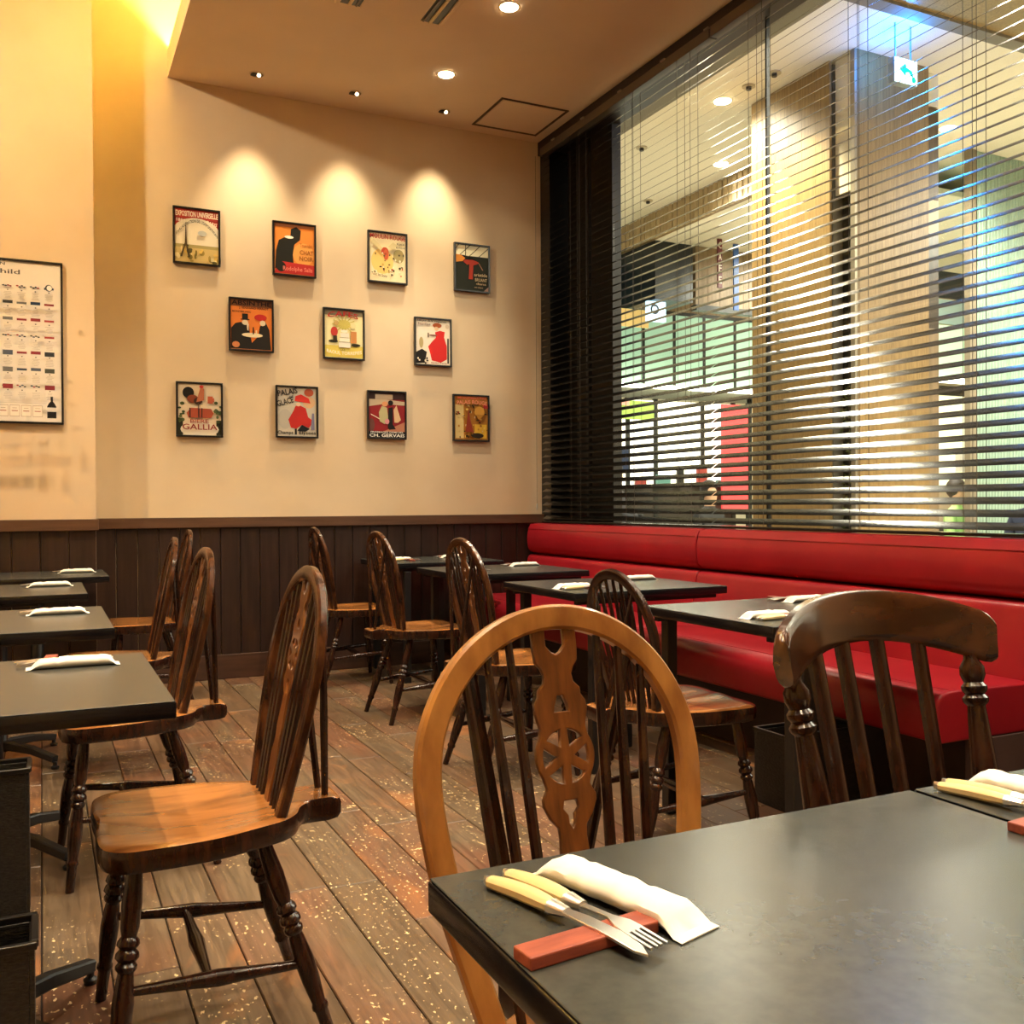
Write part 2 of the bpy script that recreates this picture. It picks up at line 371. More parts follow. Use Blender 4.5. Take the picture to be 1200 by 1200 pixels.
# ---- blinds
SLW, TILT, PIT = .050, rad(33), .0479
def slat_mesh(L_):
    bm = bmesh.new(); n = 5; up = []; dn = []
    for yy in (0, L_):
        u_ = []; d_ = []
        for i in range(n):
            s = (i/(n-1)-.5); x = s*SLW; z = .0011*(1-4*s*s)
            ca, sa = math.cos(TILT), math.sin(TILT)
            X_ = x*ca - z*sa; Z_ = x*sa + z*ca
            u_.append(bm.verts.new((X_, yy, Z_+.0003))); d_.append(bm.verts.new((X_, yy, Z_-.0003)))
        up.append(u_); dn.append(d_)
    for i in range(n-1):
        bm.faces.new((up[0][i], up[0][i+1], up[1][i+1], up[1][i])); bm.faces.new((dn[0][i+1], dn[0][i], dn[1][i], dn[1][i+1]))
        for k in (0, 1): bm.faces.new((up[k][i], dn[k][i], dn[k][i+1], up[k][i+1]))
    for i in (0, n-1): bm.faces.new((up[0][i], up[1][i], dn[1][i], dn[0][i]))
    bmesh.ops.recalc_face_normals(bm, faces=bm.faces)
    me = bpy.data.meshes.new('slat'); bm.to_mesh(me); bm.free(); me.materials.append(M_slat)
    for p in me.polygons: p.use_smooth = True
    try: me.set_sharp_from_angle(angle=rad(40))
    except Exception: pass
    return me
BXp = 3.185
def blind(y0, y1, label, cords):
    t = empty('venetian_blind', (BXp, y0, .94), label=label, cat='blind', group='dark venetian blinds on the window wall')
    L_ = y1-y0; me = slat_mesh(L_)
    z = 3.50-.94-.03; n = 0
    while z > .03:
        o = bpy.data.objects.new('slat', me); link(o, t); o.location = (0, 0, z); z -= PIT; n += 1
    obj('head_rail', box(-.025, .025, 0, L_, 3.505-.94, 3.56-.94, bev=.002), flat('head_rail_metal', (.12, .10, .08), .4, .4), t)
    obj('bottom_rail', box(-.024, .024, 0, L_, .0, .014, bev=.003), M_slat, t)
    zt, zb = 3.505-.94, .014
    for c in cords:
        for dx in (-.026, .026):
            obj('ladder_cord', box(dx-.0009, dx+.0009, c-.0009-y0, c+.0009-y0, zb, zt), M_cord, t)
    return t
blind(4.135, 6.05, 'dark horizontal-slat venetian blind beside the picture wall, left of the gap', [4.30, 4.42, 4.86, 4.95, 5.5, 5.62])
blind(.82, 4.125, 'dark horizontal-slat venetian blind right of the gap, over the near banquette', [3.72, 3.82, 3.1, 3.16, 2.52, 2.58, 1.9, 1.3])
# little blind cleats on the head beam
for i, yy in enumerate((5.85, 5.45, 5.0, 4.55, 4.15, 3.8)):
    obj('blind_bracket', box(BXp-.035-WX, BXp-.012-WX, yy-.02, yy+.02, 3.553, 3.562, bev=.001), flat('bracket_metal', (.3, .27, .22), .4, .6), window)
t = obj('cord_weight', turned((0, 0, 0), (0, 0, .045), [(0, .004), (.2, .006), (.8, .006), (1, .003)], 8), flat('clear_plastic', (.5, .5, .45), .3), loc=(3.16, 6.12, 1.03))
tag(t, 'small pale cord weight hanging by the left end of the blind', 'cord weight')
obj('cord', box(-.0008, .0008, -.0008, .0008, .045, 2.5), M_cord, t)

# ================================================================== BANQUETTE
def profile_extrude(prof, y0, y1, rnd=.012):
    """prof: closed list (x,z); soft rounded ends"""
    cx = sum(p[0] for p in prof)/len(prof); cz = sum(p[1] for p in prof)/len(prof); rings = []
    n = 4
    for s, yy in [(i/n, y0) for i in range(n+1)]:
        k = 1-(1-math.sin(s*PI/2))*1; off = rnd*(1-math.sin(s*PI/2)); dy = rnd*(1-math.cos(s*PI/2))
        rings.append([(p[0]+(cx-p[0])*off/.12, y0+rnd-rnd*math.cos((1-s)*PI/2)*1 if 0 else y0+dy, p[1]+(cz-p[1])*off/.12) for p in prof])
    rings = rings
    r2 = []
    for s in [i/n for i in range(n, -1, -1)]:
        off = rnd*(1-math.sin(s*PI/2)); dy = rnd*(1-math.cos(s*PI/2))
        r2.append([(p[0]+(cx-p[0])*off/.12, y1-dy, p[1]+(cz-p[1])*off/.12) for p in prof])
    return ring_tube([[Vector(q) for q in r] for r in rings+r2])
def rounded(poly, rr, n=5):
    out = []
    for i in range(len(poly)):
        p = Vector(poly[i]); a = Vector(poly[i-1]); b = Vector(poly[(i+1) % len(poly)]); r = rr[i] if isinstance(rr, (list, tuple)) else rr
        u = (a-p).normalized(); v = (b-p).normalized(); p1 = p+u*r; p2 = p+v*r
        for k in range(n+1):
            t_ = k/n; out.append(tuple((1-t_)**2*p1+2*t_*(1-t_)*p+t_*t_*p2))
    return out
bq = empty('banquette', (0, 0, 0), label='long red vinyl banquette with rolled two-part back under the blinds', cat='bench')
segs = [(4.185, 6.16), (2.22, 4.178)]
roll_p = rounded([(3.15, .722), (3.105, .745), (3.09, .87), (3.125, .937), (3.215, .937), (3.225, .722)], [.01, .03, .07, .045, .02, .01])
back_p = rounded([(3.06, .43), (3.105, .716), (3.225, .716), (3.225, .43)], [.01, .035, .01, .01])
seat_p = rounded([(2.60, .285), (2.585, .455), (3.08, .448), (3.08, .285)], [.02, .085, .01, .01], 8)
for a, b in segs:
    obj('headroll', profile_extrude(roll_p, a, b), M_red, bq, True)
    obj('backrest', profile_extrude(back_p, a, b, .008), M_red, bq, True)
for a, b in [(4.085, 6.16), (2.22, 4.08)]:
    obj('seat', profile_extrude(seat_p, a, b, .010), M_red, bq, True)
    obj('seat_piping', sweep([(2.668, a+.01, .4535), (2.668, b-.01, .4535)], .005, .004, (0, 0, 1)), M_red, bq, True)
obj('base', box(2.78, 3.22, 2.25, 6.16, 0, .285), M_darkbase, bq)
obj('end_panel', box(2.76, 3.23, 2.215, 2.25, 0, .284, bev=.003), noisy('end_panel_paint', (.075, .042, .036), (.09, .052, .045), 5, .6, .03), bq)

# ================================================================== TABLES
def tabletop(t, hx, hy):
    bm = box(-hx, hx, -hy, hy, .688, .7185, bev=.003, seg=2)
    obj('tabletop', bm, M_edge, t, True)
    obj('laminate', box(-hx+.002, hx-.002, -hy+.002, hy-.002, .7186, .7205, bev=.0008, seg=1), M_top, t)
def pedestal_table(x, y, hx, hy, label, group, px=None):
    t = empty('dining_table', (x, y, 0), label=label, cat='table', group=group); tabletop(t, hx, hy)
    c = px if px is not None else 0
    obj('pedestal', turned((c, 0, .05), (c, 0, .66), [(0, .04), (.02, .03), (1, .03)], 16), M_iron, t, True)
    obj('top_plate', box(c-.15, c+.15, -.15, .15, .66, .6875, bev=.004), M_iron, t)
    for ax in (-1, 1):
        for ay in (-1, 1):
            ex, ey = c+ax*.205, ay*.215
            ft = obj('foot', sweep([(c+ax*.02, ay*.02, .075), (c+ax*.12, ay*.12, .066), (ex, ey, .040)], .030, lambda s: .040-.012*s, (0, 0, 1), 8, sq=.4), M_iron, t)
            obj('glide', turned((ex, ey, 0), (ex, ey, .03), [(0, .014), (.35, .016), (.5, .008), (1, .008)], 12), M_iron, ft, True)
    return t
def leg_table(x0, x1, y0, y1, label, group):
    x, y = (x0+x1)/2, (y0+y1)/2; hx, hy = (x1-x0)/2, (y1-y0)/2
    t = empty('dining_table', (x, y, 0), label=label, cat='table', group=group); tabletop(t, hx, hy)
    obj('leg', box(hx-.32, hx-.28, -.02, .02, .0, .67, bev=.003), M_iron, t)
    for lx in (-hx+.10,):
        for ay in (-1, 1):
            obj('leg', box(lx-.02, lx+.02, ay*(hy-.025)-.02, ay*(hy-.025)+.02, .0, .67, bev=.003), M_iron, t)
    for ay in (-1, 1): obj('apron', box(-hx+.03, hx-.03, ay*(hy-.05)-.012, ay*(hy-.05)+.012, .67, .687), M_iron, t)
    return t
TL = [(.215, 1.83, 2.48, 'closest to the camera'), (.187, 3.02, 3.70, 'second from the camera'), (.165, 4.27, 4.91, 'third from the camera'), (.303, 5.28, 5.84, 'farthest, by the wall')]
for xr, ya, yb, w in TL:
    pedestal_table(xr-.35, (ya+yb)/2, .35, (yb-ya)/2, 'black dining table on the left of the aisle, '+w, 'left row of dining tables', px=.20-.0 if 0 else .02)
pedestal_table(.635, .50, .313, .352, 'large dark foreground table with the wheel-back chair behind it', 'foreground tables', px=.045)
pedestal_table(1.266, .50, .313, .352, 'dark foreground table at the lower right, joined to its neighbour', 'foreground tables', px=.13)
TR = [(1.85, 2.59, 2.14, 2.81, 'nearest the camera'), (1.872, 2.612, 3.305, 3.96, 'second from the camera'), (1.88, 2.6, 4.435, 5.11, 'third from the camera'), (1.87, 2.6, 5.50, 6.14, 'against the back wall')]
for a in TR: leg_table(*a[:4], 'black dining table in front of the red banquette, '+a[4], 'banquette row of dining tables')

# ================================================================== CHAIRS
LEGP = [(0, .012), (.05, .014), (.20, .0185), (.30, .017), (.335, .0135), (.35, .019), (.368, .0205), (.386, .0145), (.402, .0205), (.42, .0215), (.438, .015), (.452, .0195), (.466, .019), (.48, .0140),
        (.50, .0155), (.60, .0195), (.70, .0180), (.80, .0135), (.812, .0165), (.828, .0165), (.84, .0130), (1, .0115)]
LEGR = [(0, .012), (.04, .0135), (.06, .0185), (.08, .0135), (.10, .0185), (.12, .0135), (.14, .019), (.16, .0145), (.2, .0165), (.4, .0185), (.6, .0165), (.77, .0135), (.78, .0165), (.80, .0165), (.81, .0125), (1, .0115)]
def seat_bm(tail=True, w0=.205, w1=.165):
    # outline right half from front centre to tail centre
    half = [(0, -.198), (.08, -.202), (.15, -.200), (.185, -.186), (w0, -.155), (w0+.003, -.10), (w0-.003, .0), (w1+.012, .08), (w1-.012, .14), (w1-.045, .172)]
    if tail: half += [(.085, .186), (.062, .205), (.056, .235), (.056, .262), (.056, .274), (.050, .281), (.03, .282), (0, .283)]
    else: half += [(.08, .19), (0, .196)]
    out = half + [(-x, y) for x, y in half[-2:0:-1]]
    pts = [Vector((x, y, 0)) for x, y in out]
    # smooth outline
    sm = spline([tuple(p) for p in pts]+[tuple(pts[0])], 3)[:-1]
    bm = bmesh.new(); rings = []
    cen = Vector((0, -.02, 0))
    def ring(s, z): return [cen+(p-cen)*s+Vector((0, 0, z)) for p in sm]
    def dishring(s):
        r = []
        for p in sm:
            q = cen+(p-cen)*s; d = math.exp(-((q.x/.15)**2+((q.y+.02)/.14)**2)**1.6)
            ridge = .004*math.exp(-(q.x/.03)**2)*(1 if q.y < -.05 else 0)
            r.append(Vector((q.x, q.y, .452-.011*d+ridge)))
        return r
    rings = [ring(.93, .403), ring(.98, .407), ring(1, .416), ring(1.002, .438), ring(.99, .448)] + [dishring(s) for s in (.955, .85, .7, .5, .3, .12)]
    return ring_tube(rings, bm)
LEAN = .198
def bp(x, z, dy=0): return Vector((x, .135+(z-.445)*LEAN+dy, z))     # point of the back plane
NB = Vector((0, 1, -LEAN)).normalized()
def bow_pts(top=.938, r=.189, foot=.124):
    c = top-.014-r; pts = [(foot, .440), (foot+.026, .53), (foot+.050, .62)]
    pts.append((r-.001, c-.02))
    for i in range(1, 8): a = PI*i/16; pts.append((r*math.cos(a), c+r*math.sin(a)))
    pts.append((0, c+r)); full_ = pts+[(-x, z) for x, z in pts[-2::-1]]
    return [bp(x, z) for x, z in full_], c, r
def bow_x(z, c, r, foot):      # height of bow above x
    return c+math.sqrt(max(r*r-z*z, 0))
def splat_loops(H=.0):
    z0 = .445
    half = [(.018, .445), (.017, .48), (.026, .52), (.028, .545), (.018, .575), (.024, .60), (.021, .63), (.019, .655), (.020, .668), (.031, .680), (.038, .695), (.0385, .703), (.033, .712), (.0315, .716)]
    for i in range(1, 12):
        a = -PI/2+.87+i*(PI-1.74)/12; half.append((.0425*math.cos(a), .752+.042*math.sin(a)))
    half += [(.033, .787), (.036, .797), (.0385, .808), (.037, .818), (.031, .826), (.0305, .834), (.022, .842), (.0205, .852), (.024, .860), (.031, .868), (.0325, .885), (.0325, .927)]
    U_ = [(.0135, .927), (.0135, .888), (.006, .880), (.0, .877), (-.006, .880), (-.0135, .888), (-.0135, .927)]
    out = half+U_+[(-x, z) for x, z in half[::-1]]
    loops = [out]
    for q in range(6):
        a0 = PI/2+q*PI/3+.17; a1 = PI/2+(q+1)*PI/3-.17; r0, r1 = .013, .033; lp = []
        for i in range(6): a = a0+(a1-a0)*i/5; lp.append((r1*math.cos(a), .752+r1*math.sin(a)))
        am = (a0+a1)/2; lp.append((r0*math.cos(am), .752+r0*math.sin(am)))
        loops.append(lp)
    loops.append([(-.0105, .806), (.0105, .806), (.009, .814), (.004, .826), (-.004, .826), (-.009, .814)])
    loops.append([(0, .666), (.004, .672), (.0045, .682), (.011, .690), (.009, .699), (-.009, .699), (-.011, .690), (-.0045, .682), (-.004, .672)])
    return loops
def seat_obj(t, bm, top_mat, side_mat):
    bmesh.ops.recalc_face_normals(bm, faces=bm.faces)
    for f_ in bm.faces:
        f_.normal_update(); f_.material_index = 0 if f_.normal.z > .75 else 1
    return obj('seat', bm, [top_mat, side_mat], t, True)
SPL = None
def wheelback(name, label, group, bow_mat=M_wm, splat_mat=M_ws, seat_mat=M_seat, wood=M_wd, top=.938, splat=True):
    global SPL
    t = empty(name, label=label, cat='chair', group=group)
    seat_obj(t, seat_bm(), seat_mat, wood)
    pts, c, r = bow_pts(top)
    obj('bow', sweep(spline([tuple(p) for p in pts], 3), .033, .022, NB, 10, sq=.55), bow_mat, t, True)
    def spindle(x0, x1, nm='spindle', y0=None):
        zt = c+math.sqrt(max(r*r-x1*x1, 0)) if abs(x1) < r else c
        p0 = bp(x0, .445) if y0 is None else Vector((x0, y0, .445)); p1 = bp(x1, zt-.004)
        return obj(nm, turned(p0, p1, [(0, .006), (.3, .0075), (.6, .0075), (1, .005)], 8), wood, t, True)
    if splat:
        if SPL is None:
            SPL = curve_mesh(splat_loops(), .0022, .0016)
            # board is drawn in XY (y = height); stand it up into the back plane
            for v in SPL.vertices: v.co = bp(v.co.x, v.co.y) + NB*v.co.z
        me = SPL.copy(); o = obj('wheel_splat', me, splat_mat, t)
        xs = [(.044, .066), (.069, .098), (.093, .130)]
        for s in (-1, 1):
            for a, b in xs: spindle(s*a, s*b)
    else:
        for i in range(7):
            q = (i-3)/3; spindle(q*.092, q*.135)
    for s in (-1, 1):
        zt = c+math.sqrt(r*r-.118**2); p1 = bp(s*.118, zt-.008, .006)
        obj('brace_stick', turned((s*.028, .252, .445), p1, [(0, .0075), (.4, .0085), (1, .006)], 8), wood, t, True)
    legs(t, wood); return t
def legs(t, wood, tail=True):
    fz = .425
    FT = [(s*.145, -.135, fz) for s in (-1, 1)]; FB = [(s*.21, -.182, 0) for s in (-1, 1)]
    RT = [(s*.125, .095, fz) for s in (-1, 1)]; RB = [(s*.182, .225, 0) for s in (-1, 1)]
    for i in (0, 1):
        obj('leg', turned(FT[i], FB[i], LEGP, 12), wood, t, True)
        obj('leg', turned(RT[i], RB[i], LEGP, 12), wood, t, True)
    SP = [(0, .008), (.15, .010), (.35, .013), (.5, .0165), (.65, .013), (.85, .010), (1, .008)]
    mids = []
    for i in (0, 1):
        a = Vector(FT[i]).lerp(Vector(FB[i]), .56); b = Vector(RT[i]).lerp(Vector(RB[i]), .62)
        obj('side_stretcher', turned(a, b, SP, 10), wood, t, True); mids.append(a.lerp(b, .45))
    obj('cross_stretcher', turned(mids[0], mids[1], SP, 10), wood, t, True)
def comb_chair(label):
    t = empty('comb_back_chair', label=label, cat='chair')
    seat_obj(t, seat_bm(False), M_seat, M_wd); legs(t, M_wd)
    L2 = .22
    def q(x, z, cv=1): return Vector((x, .165+(z-.445)*L2-cv*x*x*1.3, z))
    for s in (-1, 1):
        obj('post', turned(q(s*.164, .445), q(s*.191, .832), [(0, .013), (.1, .016), (.3, .021), (.55, .020), (.75, .0145), (.80, .013), (.815, .0185), (.83, .019), (.845, .014), (.86, .0185), (.875, .019), (.89, .014), (.92, .0185), (.95, .018), (.98, .011), (1, .010)], 14), M_wd, t, True)
        for a, b in ((.033, .038), (.10, .113)):
            obj('back_slat', sweep([q(s*a, .445), q(s*(a+b)/2, .65), q(s*b, .872-.08*b)], .026, .014, (0, 1, -L2), 8, sq=.5), M_wd, t, True)
    # crest rail: curved board, taller in the middle, rolled top
    rings = []
    for i in range(25):
        u_ = math.sin((i/24-.5)*PI); x = u_*.228; zt = .936-.042*abs(u_)**2.4; zb = .860-.046*abs(u_)**2.0
        e = 1-.0*abs(u_)
        if abs(u_) > .93: k_ = (abs(u_)-.93)/.07; mid = (zt+zb)/2; zt = mid+(zt-mid)*(1-.28*k_*k_); zb = mid+(zb-mid)*(1-.28*k_*k_)
        c_ = q(x, (zt+zb)/2); rr = []
        for k in range(14):
            a = 2*PI*k/14; cc, ss = math.cos(a), math.sin(a)
            hh = (zt-zb)/2; zz = math.copysign(abs(ss)**.6, ss)*hh; yy = math.copysign(abs(cc)**.6, cc)*.012+zz*L2 - (.006 if zz > 0 else 0)*abs(zz/hh)
            nrm = Vector((2.6*x*1.0, 1, 0)).normalized()
            rr.append(Vector((x, c_.y, (zt+zb)/2))+Vector((nrm.x*yy, nrm.y*yy, zz)))
        rings.append(rr)
    obj('crest_rail', ring_tube(rings), noisy('wood_crest', (.030, .010, .004), (.075, .025, .009), 9, .16, .01, (1.2, 4, 4), coat=.6), t, True)
    return t
WBG = 'wheel-back chairs'
fg = wheelback('wheel_back_chair', 'large wheel-back chair, its worn bow coloured gold as brightly lit, in the foreground behind the near table', WBG, M_wg, M_ws)
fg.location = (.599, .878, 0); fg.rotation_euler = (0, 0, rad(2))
base = wheelback('wheel_back_chair', '', WBG); index_kids(base)
# (x, y, rot, label)
CH = [(.288, 2.07, -90, 'wheel-back chair with glossy orange-brown seat, nearest on the left of the aisle', None),
      (.235, 3.17, -88, 'dark wheel-back chair at the second table from the camera on the left', None),
      (.27, 4.30, -92, 'dark wheel-back chair at the third table from the camera on the left', None),
      (.50, 5.60, -90, 'dark wheel-back chair at the farthest left table, by the panelled wall', None),
      (1.715, 3.54, 90, 'dark wheel-back chair at the second banquette table from the camera', None),
      (1.735, 4.68, 92, 'dark wheel-back chair with splayed legs at the third banquette table from the camera', None),
      (1.70, 5.77, 90, 'dark wheel-back chair at the table against the back wall', None)]
for i, (x, y, r_, lab, _) in enumerate(CH):
    c_ = base if i == 0 else copy_tree(base)
    c_.location = (x, y, 0); c_.rotation_euler = (0, 0, rad(r_)); c_['label'] = lab; c_['category'] = 'chair'
sb = wheelback('spindle_back_chair', 'low round-topped spindle-back chair at the banquette table nearest the camera', 'x', M_wd, M_ws, top=.868, splat=False)
del sb['group']; sb.location = (1.79, 2.545, 0); sb.rotation_euler = (0, 0, rad(88))
cc = comb_chair('dark chair with curved crest rail and flat slats behind the lower right table')
cc.location = (1.128, .838, 0); cc.rotation_euler = (0, 0, rad(4))

# ================================================================== PLACE SETTINGS
TZ = .7206
def napkin_bm(L_=.186, w=.050, h=.021):
    rings = []; n = 16; m = 22
    rnd = random.Random(3)
    for i in range(m+1):
        u_ = i/m; e = min(u_, 1-u_)
        if e < .04: hh = .0012; ww = w*.98
        elif e < .16: k_ = (e-.04)/.12; hh = .0012+(h-.0012)*math.sin(k_*PI/2); ww = w*(.98-.14*k_)
        else: hh = h*(1+.08*rnd.uniform(-1, 1)); ww = w*(.84+.03*rnd.uniform(-1, 1))
        y = (u_-.5)*L_+.006*math.sin(3*u_)
        rings.append([Vector((ww/2*math.copysign(abs(math.cos(a))**.8, math.cos(a)), y, .0004+hh/2*(1+math.sin(a))+(.0006*math.sin(9*a+u_*11) if e > .1 and math.sin(a) > 0 else 0))) for a in [2*PI*k/n for k in range(n)]])
    return ring_tube(rings)
def flatware(kind):
    t = empty(kind, label='', cat=kind)
    zr = .022
    # handle at +y, head at -y; rests on the cutlery rest in front and on the table behind
    def line(y): return .0065+(.108-y)*.035
    pts = [(0, .108, line(.108)), (.0, .085, line(.085)), (.0, .055, line(.055)), (0, .03, line(.03)), (0, .012, line(.012))]
    obj('handle', sweep(spline([(x+.004*math.sin((y-.012)*32), y, z) for x, y, z in pts], 4), lambda s: .012+.008*math.sin(PI*min(1, .15+s*.75)), lambda s: .009+.005*math.sin(PI*min(1, .15+s*.7)), (0, 0, 1), 10, sq=.85), M_cream, t, True)
    obj('bolster', sweep([(0, .014, line(.014)), (0, .004, line(.004)), (0, -.008, line(-.008))], lambda s: .019-.007*s, lambda s: .013-.005*s, (0, 0, 1), 10, sq=.8), M_steel, t, True)
    obj('end_cap', sweep([(.0045*0, .116, line(.114)), (.0, .107, line(.107))], lambda s: .006+.007*s, .009, (0, 0, 1), 8), M_steel, t, True)
    if kind == 'table_knife':
        me = curve_mesh([[(-.006, -.006), (.006, -.006), (.0075, -.03), (.0085, -.07), (.006, -.098), (-.002, -.112), (-.007, -.10), (-.0085, -.06), (-.008, -.03)]], .0009, .0003)
    else:
        me = curve_mesh([[(-.004, -.006), (.004, -.006), (.0035, -.045), (.0105, -.062), (.0115, -.075), (.011, -.108), (.0085, -.108), (.0078, -.078), (.0045, -.078), (.0042, -.108), (.0015, -.108), (.0012, -.078), (-.0012, -.078), (-.0015, -.108), (-.0042, -.108), (-.0045, -.078), (-.0078, -.078), (-.0085, -.108), (-.011, -.108), (-.0115, -.075), (-.0105, -.062), (-.0035, -.045)]], .0009, .0003)
    for v in me.vertices: v.co.z += line(v.co.y) - (0 if v.co.y > -.05 else -(v.co.y+.05)*.12)
    obj('blade' if kind == 'table_knife' else 'tines', me, M_steel, t, True)
    t.scale = (.87, .87, 1); index_kids(t); return t
K0 = flatware('table_knife'); F0 = flatware('table_fork')
N0 = obj('napkin_packet', napkin_bm(), M_nap, None, True); R0_ = obj('cutlery_rest', box(-.062, .062, -.013, .013, 0, .0105, bev=.0015), M_rest)
first = [True]
def setting(x, y, rz, where, j=0, sh=-.018):
    """local +y points to the diner (handles)"""
    rn = random.Random(int(x*100)+int(y*100)+j)
    Rm = Matrix.Rotation(rz, 2)
    def place(o, lx, ly, lr, z, lab, cat, grp):
        if not first[0]: o = copy_tree(o)
        v = Rm @ Vector((lx, ly)); o.location = (x+v.x, y+v.y, z); o.rotation_euler = (0, 0, rz+lr)
        o['label'] = lab+' '+where; o['category'] = cat; o['group'] = grp
    place(K0, -.008, .002+sh, rn.uniform(-.03, .03), TZ, 'cream-handled table knife', 'knife', 'cream-handled table knives')
    place(F0, .012, .004+sh, rn.uniform(-.03, .03), TZ, 'cream-handled fork', 'fork', 'cream-handled forks')
    place(N0, .058, .004, rn.uniform(-.04, .06), TZ, 'white wrapped napkin roll', 'napkin', 'white napkin rolls')
    place(R0_, -.020, -.043, rn.uniform(-.05, .05)-.1, TZ, 'small red-brown cutlery rest', 'cutlery rest', 'cutlery rests')
    first[0] = False
for o in (K0, F0): index_kids(o)
KIDS[N0.name] = []; KIDS[R0_.name] = []
# diner at +y -> x mirrored so the napkin lies on the diner's left: local +x is the napkin side
setting(.396, .710, rad(13), 'on the foreground table corner', sh=0)
setting(.995, .735, rad(9), 'on the lower right foreground table', sh=0)
wl = ['closest to the camera', 'second from the camera', 'third from the camera', 'farthest from the camera']
# left tables: diners at +x (local +y -> +x  => rz=-90)
for (x, y), w in zip([(.055, 2.385), (.04, 3.54), (.025, 4.77), (.16, 5.68)], wl): setting(x, y, rad(-90), 'on the left-hand table '+w)
for (x, y), w in zip([(1.995, 2.27), (1.99, 3.46), (2.01, 4.66), (2.03, 5.76)], wl): setting(x, y, rad(90), 'on the chair side of the banquette table '+w)
for (x, y), w in zip([(2.43, 2.70), (2.46, 3.82), (2.46, 4.99), (2.44, 6.0)], wl): setting(x, y, rad(-90), 'on the bench side of the banquette table '+w)

# ================================================================== BLACK CRATES UNDER THE TABLES
def crate(x0, x1, y0, y1, h, label):
    t = empty('storage_crate', ((x0+x1)/2, (y0+y1)/2, 0), label=label, cat='crate')
    hx, hy = (x1-x0)/2, (y1-y0)/2
    m = noisy('crate_wicker', (.006, .006, .007), (.02, .019, .017), 90, .4, .6, (1, 1, 3), detail=2)
    for nm, b_ in (('side_panel', (-hx, -hx+.008, -hy, hy, .012, h)), ('side_panel', (hx-.008, hx, -hy, hy, .012, h)), ('front_panel', (-hx+.008, hx-.008, -hy, -hy+.008, .012, h)), ('back_panel', (-hx+.008, hx-.008, hy-.008, hy, .012, h)), ('bottom', (-hx, hx, -hy, hy, 0, .012))):
        obj(nm, box(*b_, bev=.001), m, t)
    for sy in (-1, 1): obj('rim', box(-hx-.004, hx+.004, sy*hy-.006, sy*hy+.006, h, h+.012, bev=.002), M_black, t)
    for sx in (-1, 1): obj('rim', box(sx*hx-.006, sx*hx+.006, -hy+.006, hy-.006, h, h+.012, bev=.002), M_black, t)
    return t
crate(-.46, -.036, 2.84, 2.965, .374, 'tall narrow black crate under the second left table')
crate(-.46, -.016, 1.70, 1.822, .374, 'tall narrow black crate under the near left table, at the lower left corner')
t = crate(2.30, 2.66, 2.60, 2.76, .255, 'black luggage crate under the banquette table nearest the camera')
obj('strap', box(.03, .045, -.088, -.081, .03, .2, bev=.001), flat('strap_tan', (.45, .38, .25), .6), t)
obj('buckle', box(.022, .053, -.092, -.084, .19, .215, bev=.001), M_steel, t)

# ================================================================== PICTURES
def hexc(h):
    c = [int(h[i:i+2], 16)/255 for i in (0, 2, 4)]
    return tuple(v/12.92 if v <= .04045 else ((v+.055)/1.055)**2.4 for v in c)
def ink(h):
    n = 'print_'+h
    return MATS.get(n) or flat(n, hexc(h), .6, coat=0, spec=.25)
def frame_obj(w, h, t, fw=.011, dp=.022):
    bm = bmesh.new()
    for a in (box(-w/2, w/2, -dp, 0, h/2-fw, h/2, bev=.0015, seg=1), box(-w/2, w/2, -dp, 0, -h/2, -h/2+fw, bev=.0015, seg=1), box(-w/2, -w/2+fw, -dp, 0, -h/2+fw, h/2-fw, bev=.0015, seg=1), box(w/2-fw, w/2, -dp, 0, -h/2+fw, h/2-fw, bev=.0015, seg=1)):
        me = bpy.data.meshes.new('x'); a.to_mesh(me); a.free(); bm.from_mesh(me); bpy.data.meshes.remove(me)
    obj('frame', bm, M_black, t)
def artwork(t, w, h, shapes, y0=-.012, name='print'):
    """shapes in 0..1 print coordinates (x right, y up)"""
    bm = bmesh.new(); mats = []; texts = []; i = 0
    def P_(x, y, k): return Vector(((x-.5)*w, y0-.00025*k, (y-.5)*h))
    for sp in shapes:
        kind = sp[0]
        if kind == 'text': texts.append(sp); continue
        c = ink(sp[-1])
        if c not in mats: mats.append(c)
        if kind == 'rect': x0, y0_, x1, y1 = sp[1:5]; pts = [(x0, y0_), (x1, y0_), (x1, y1), (x0, y1)]
        elif kind == 'ell': cx, cy, rx, ry = sp[1:5]; pts = [(cx+rx*math.cos(2*PI*k/20), cy+ry*math.sin(2*PI*k/20)) for k in range(20)]
        else: pts = [(min(max(a_, 0), 1), min(max(b_, 0), 1)) for a_, b_ in sp[1]]
        f_ = bm.faces.new([bm.verts.new(P_(x, y, i)) for x, y in pts]); f_.material_index = mats.index(c); i += 1
        if f_.normal.y > 0 or True:
            f_.normal_update()
            if f_.normal.y > 0: f_.normal_flip()
    me = bpy.data.meshes.new(name); bm.to_mesh(me); bm.free()
    for m in mats: me.materials.append(m)
    link(bpy.data.objects.new(name, me), t)
    yt = y0-.00025*(i+2)
    for sp in texts:
        _, s_, cx, cy, tw, th, col = sp[:7]; ang = sp[7] if len(sp) > 7 else 0; arc = sp[8] if len(sp) > 8 else 0
        me = text_mesh(s_, tw*w, th*h)
        for v in me.vertices:
            x, y = v.co.x, v.co.y
            if arc: y -= arc*h*(x/(tw*w/2))**2
            ca, sa = math.cos(ang), math.sin(ang); x, y = x*ca-y*sa, x*sa+y*ca
            v.co = Vector(((cx-.5)*w+x, yt, (cy-.5)*h+y))
        me.materials.append(ink(col)); link(bpy.data.objects.new('lettering', me), t)
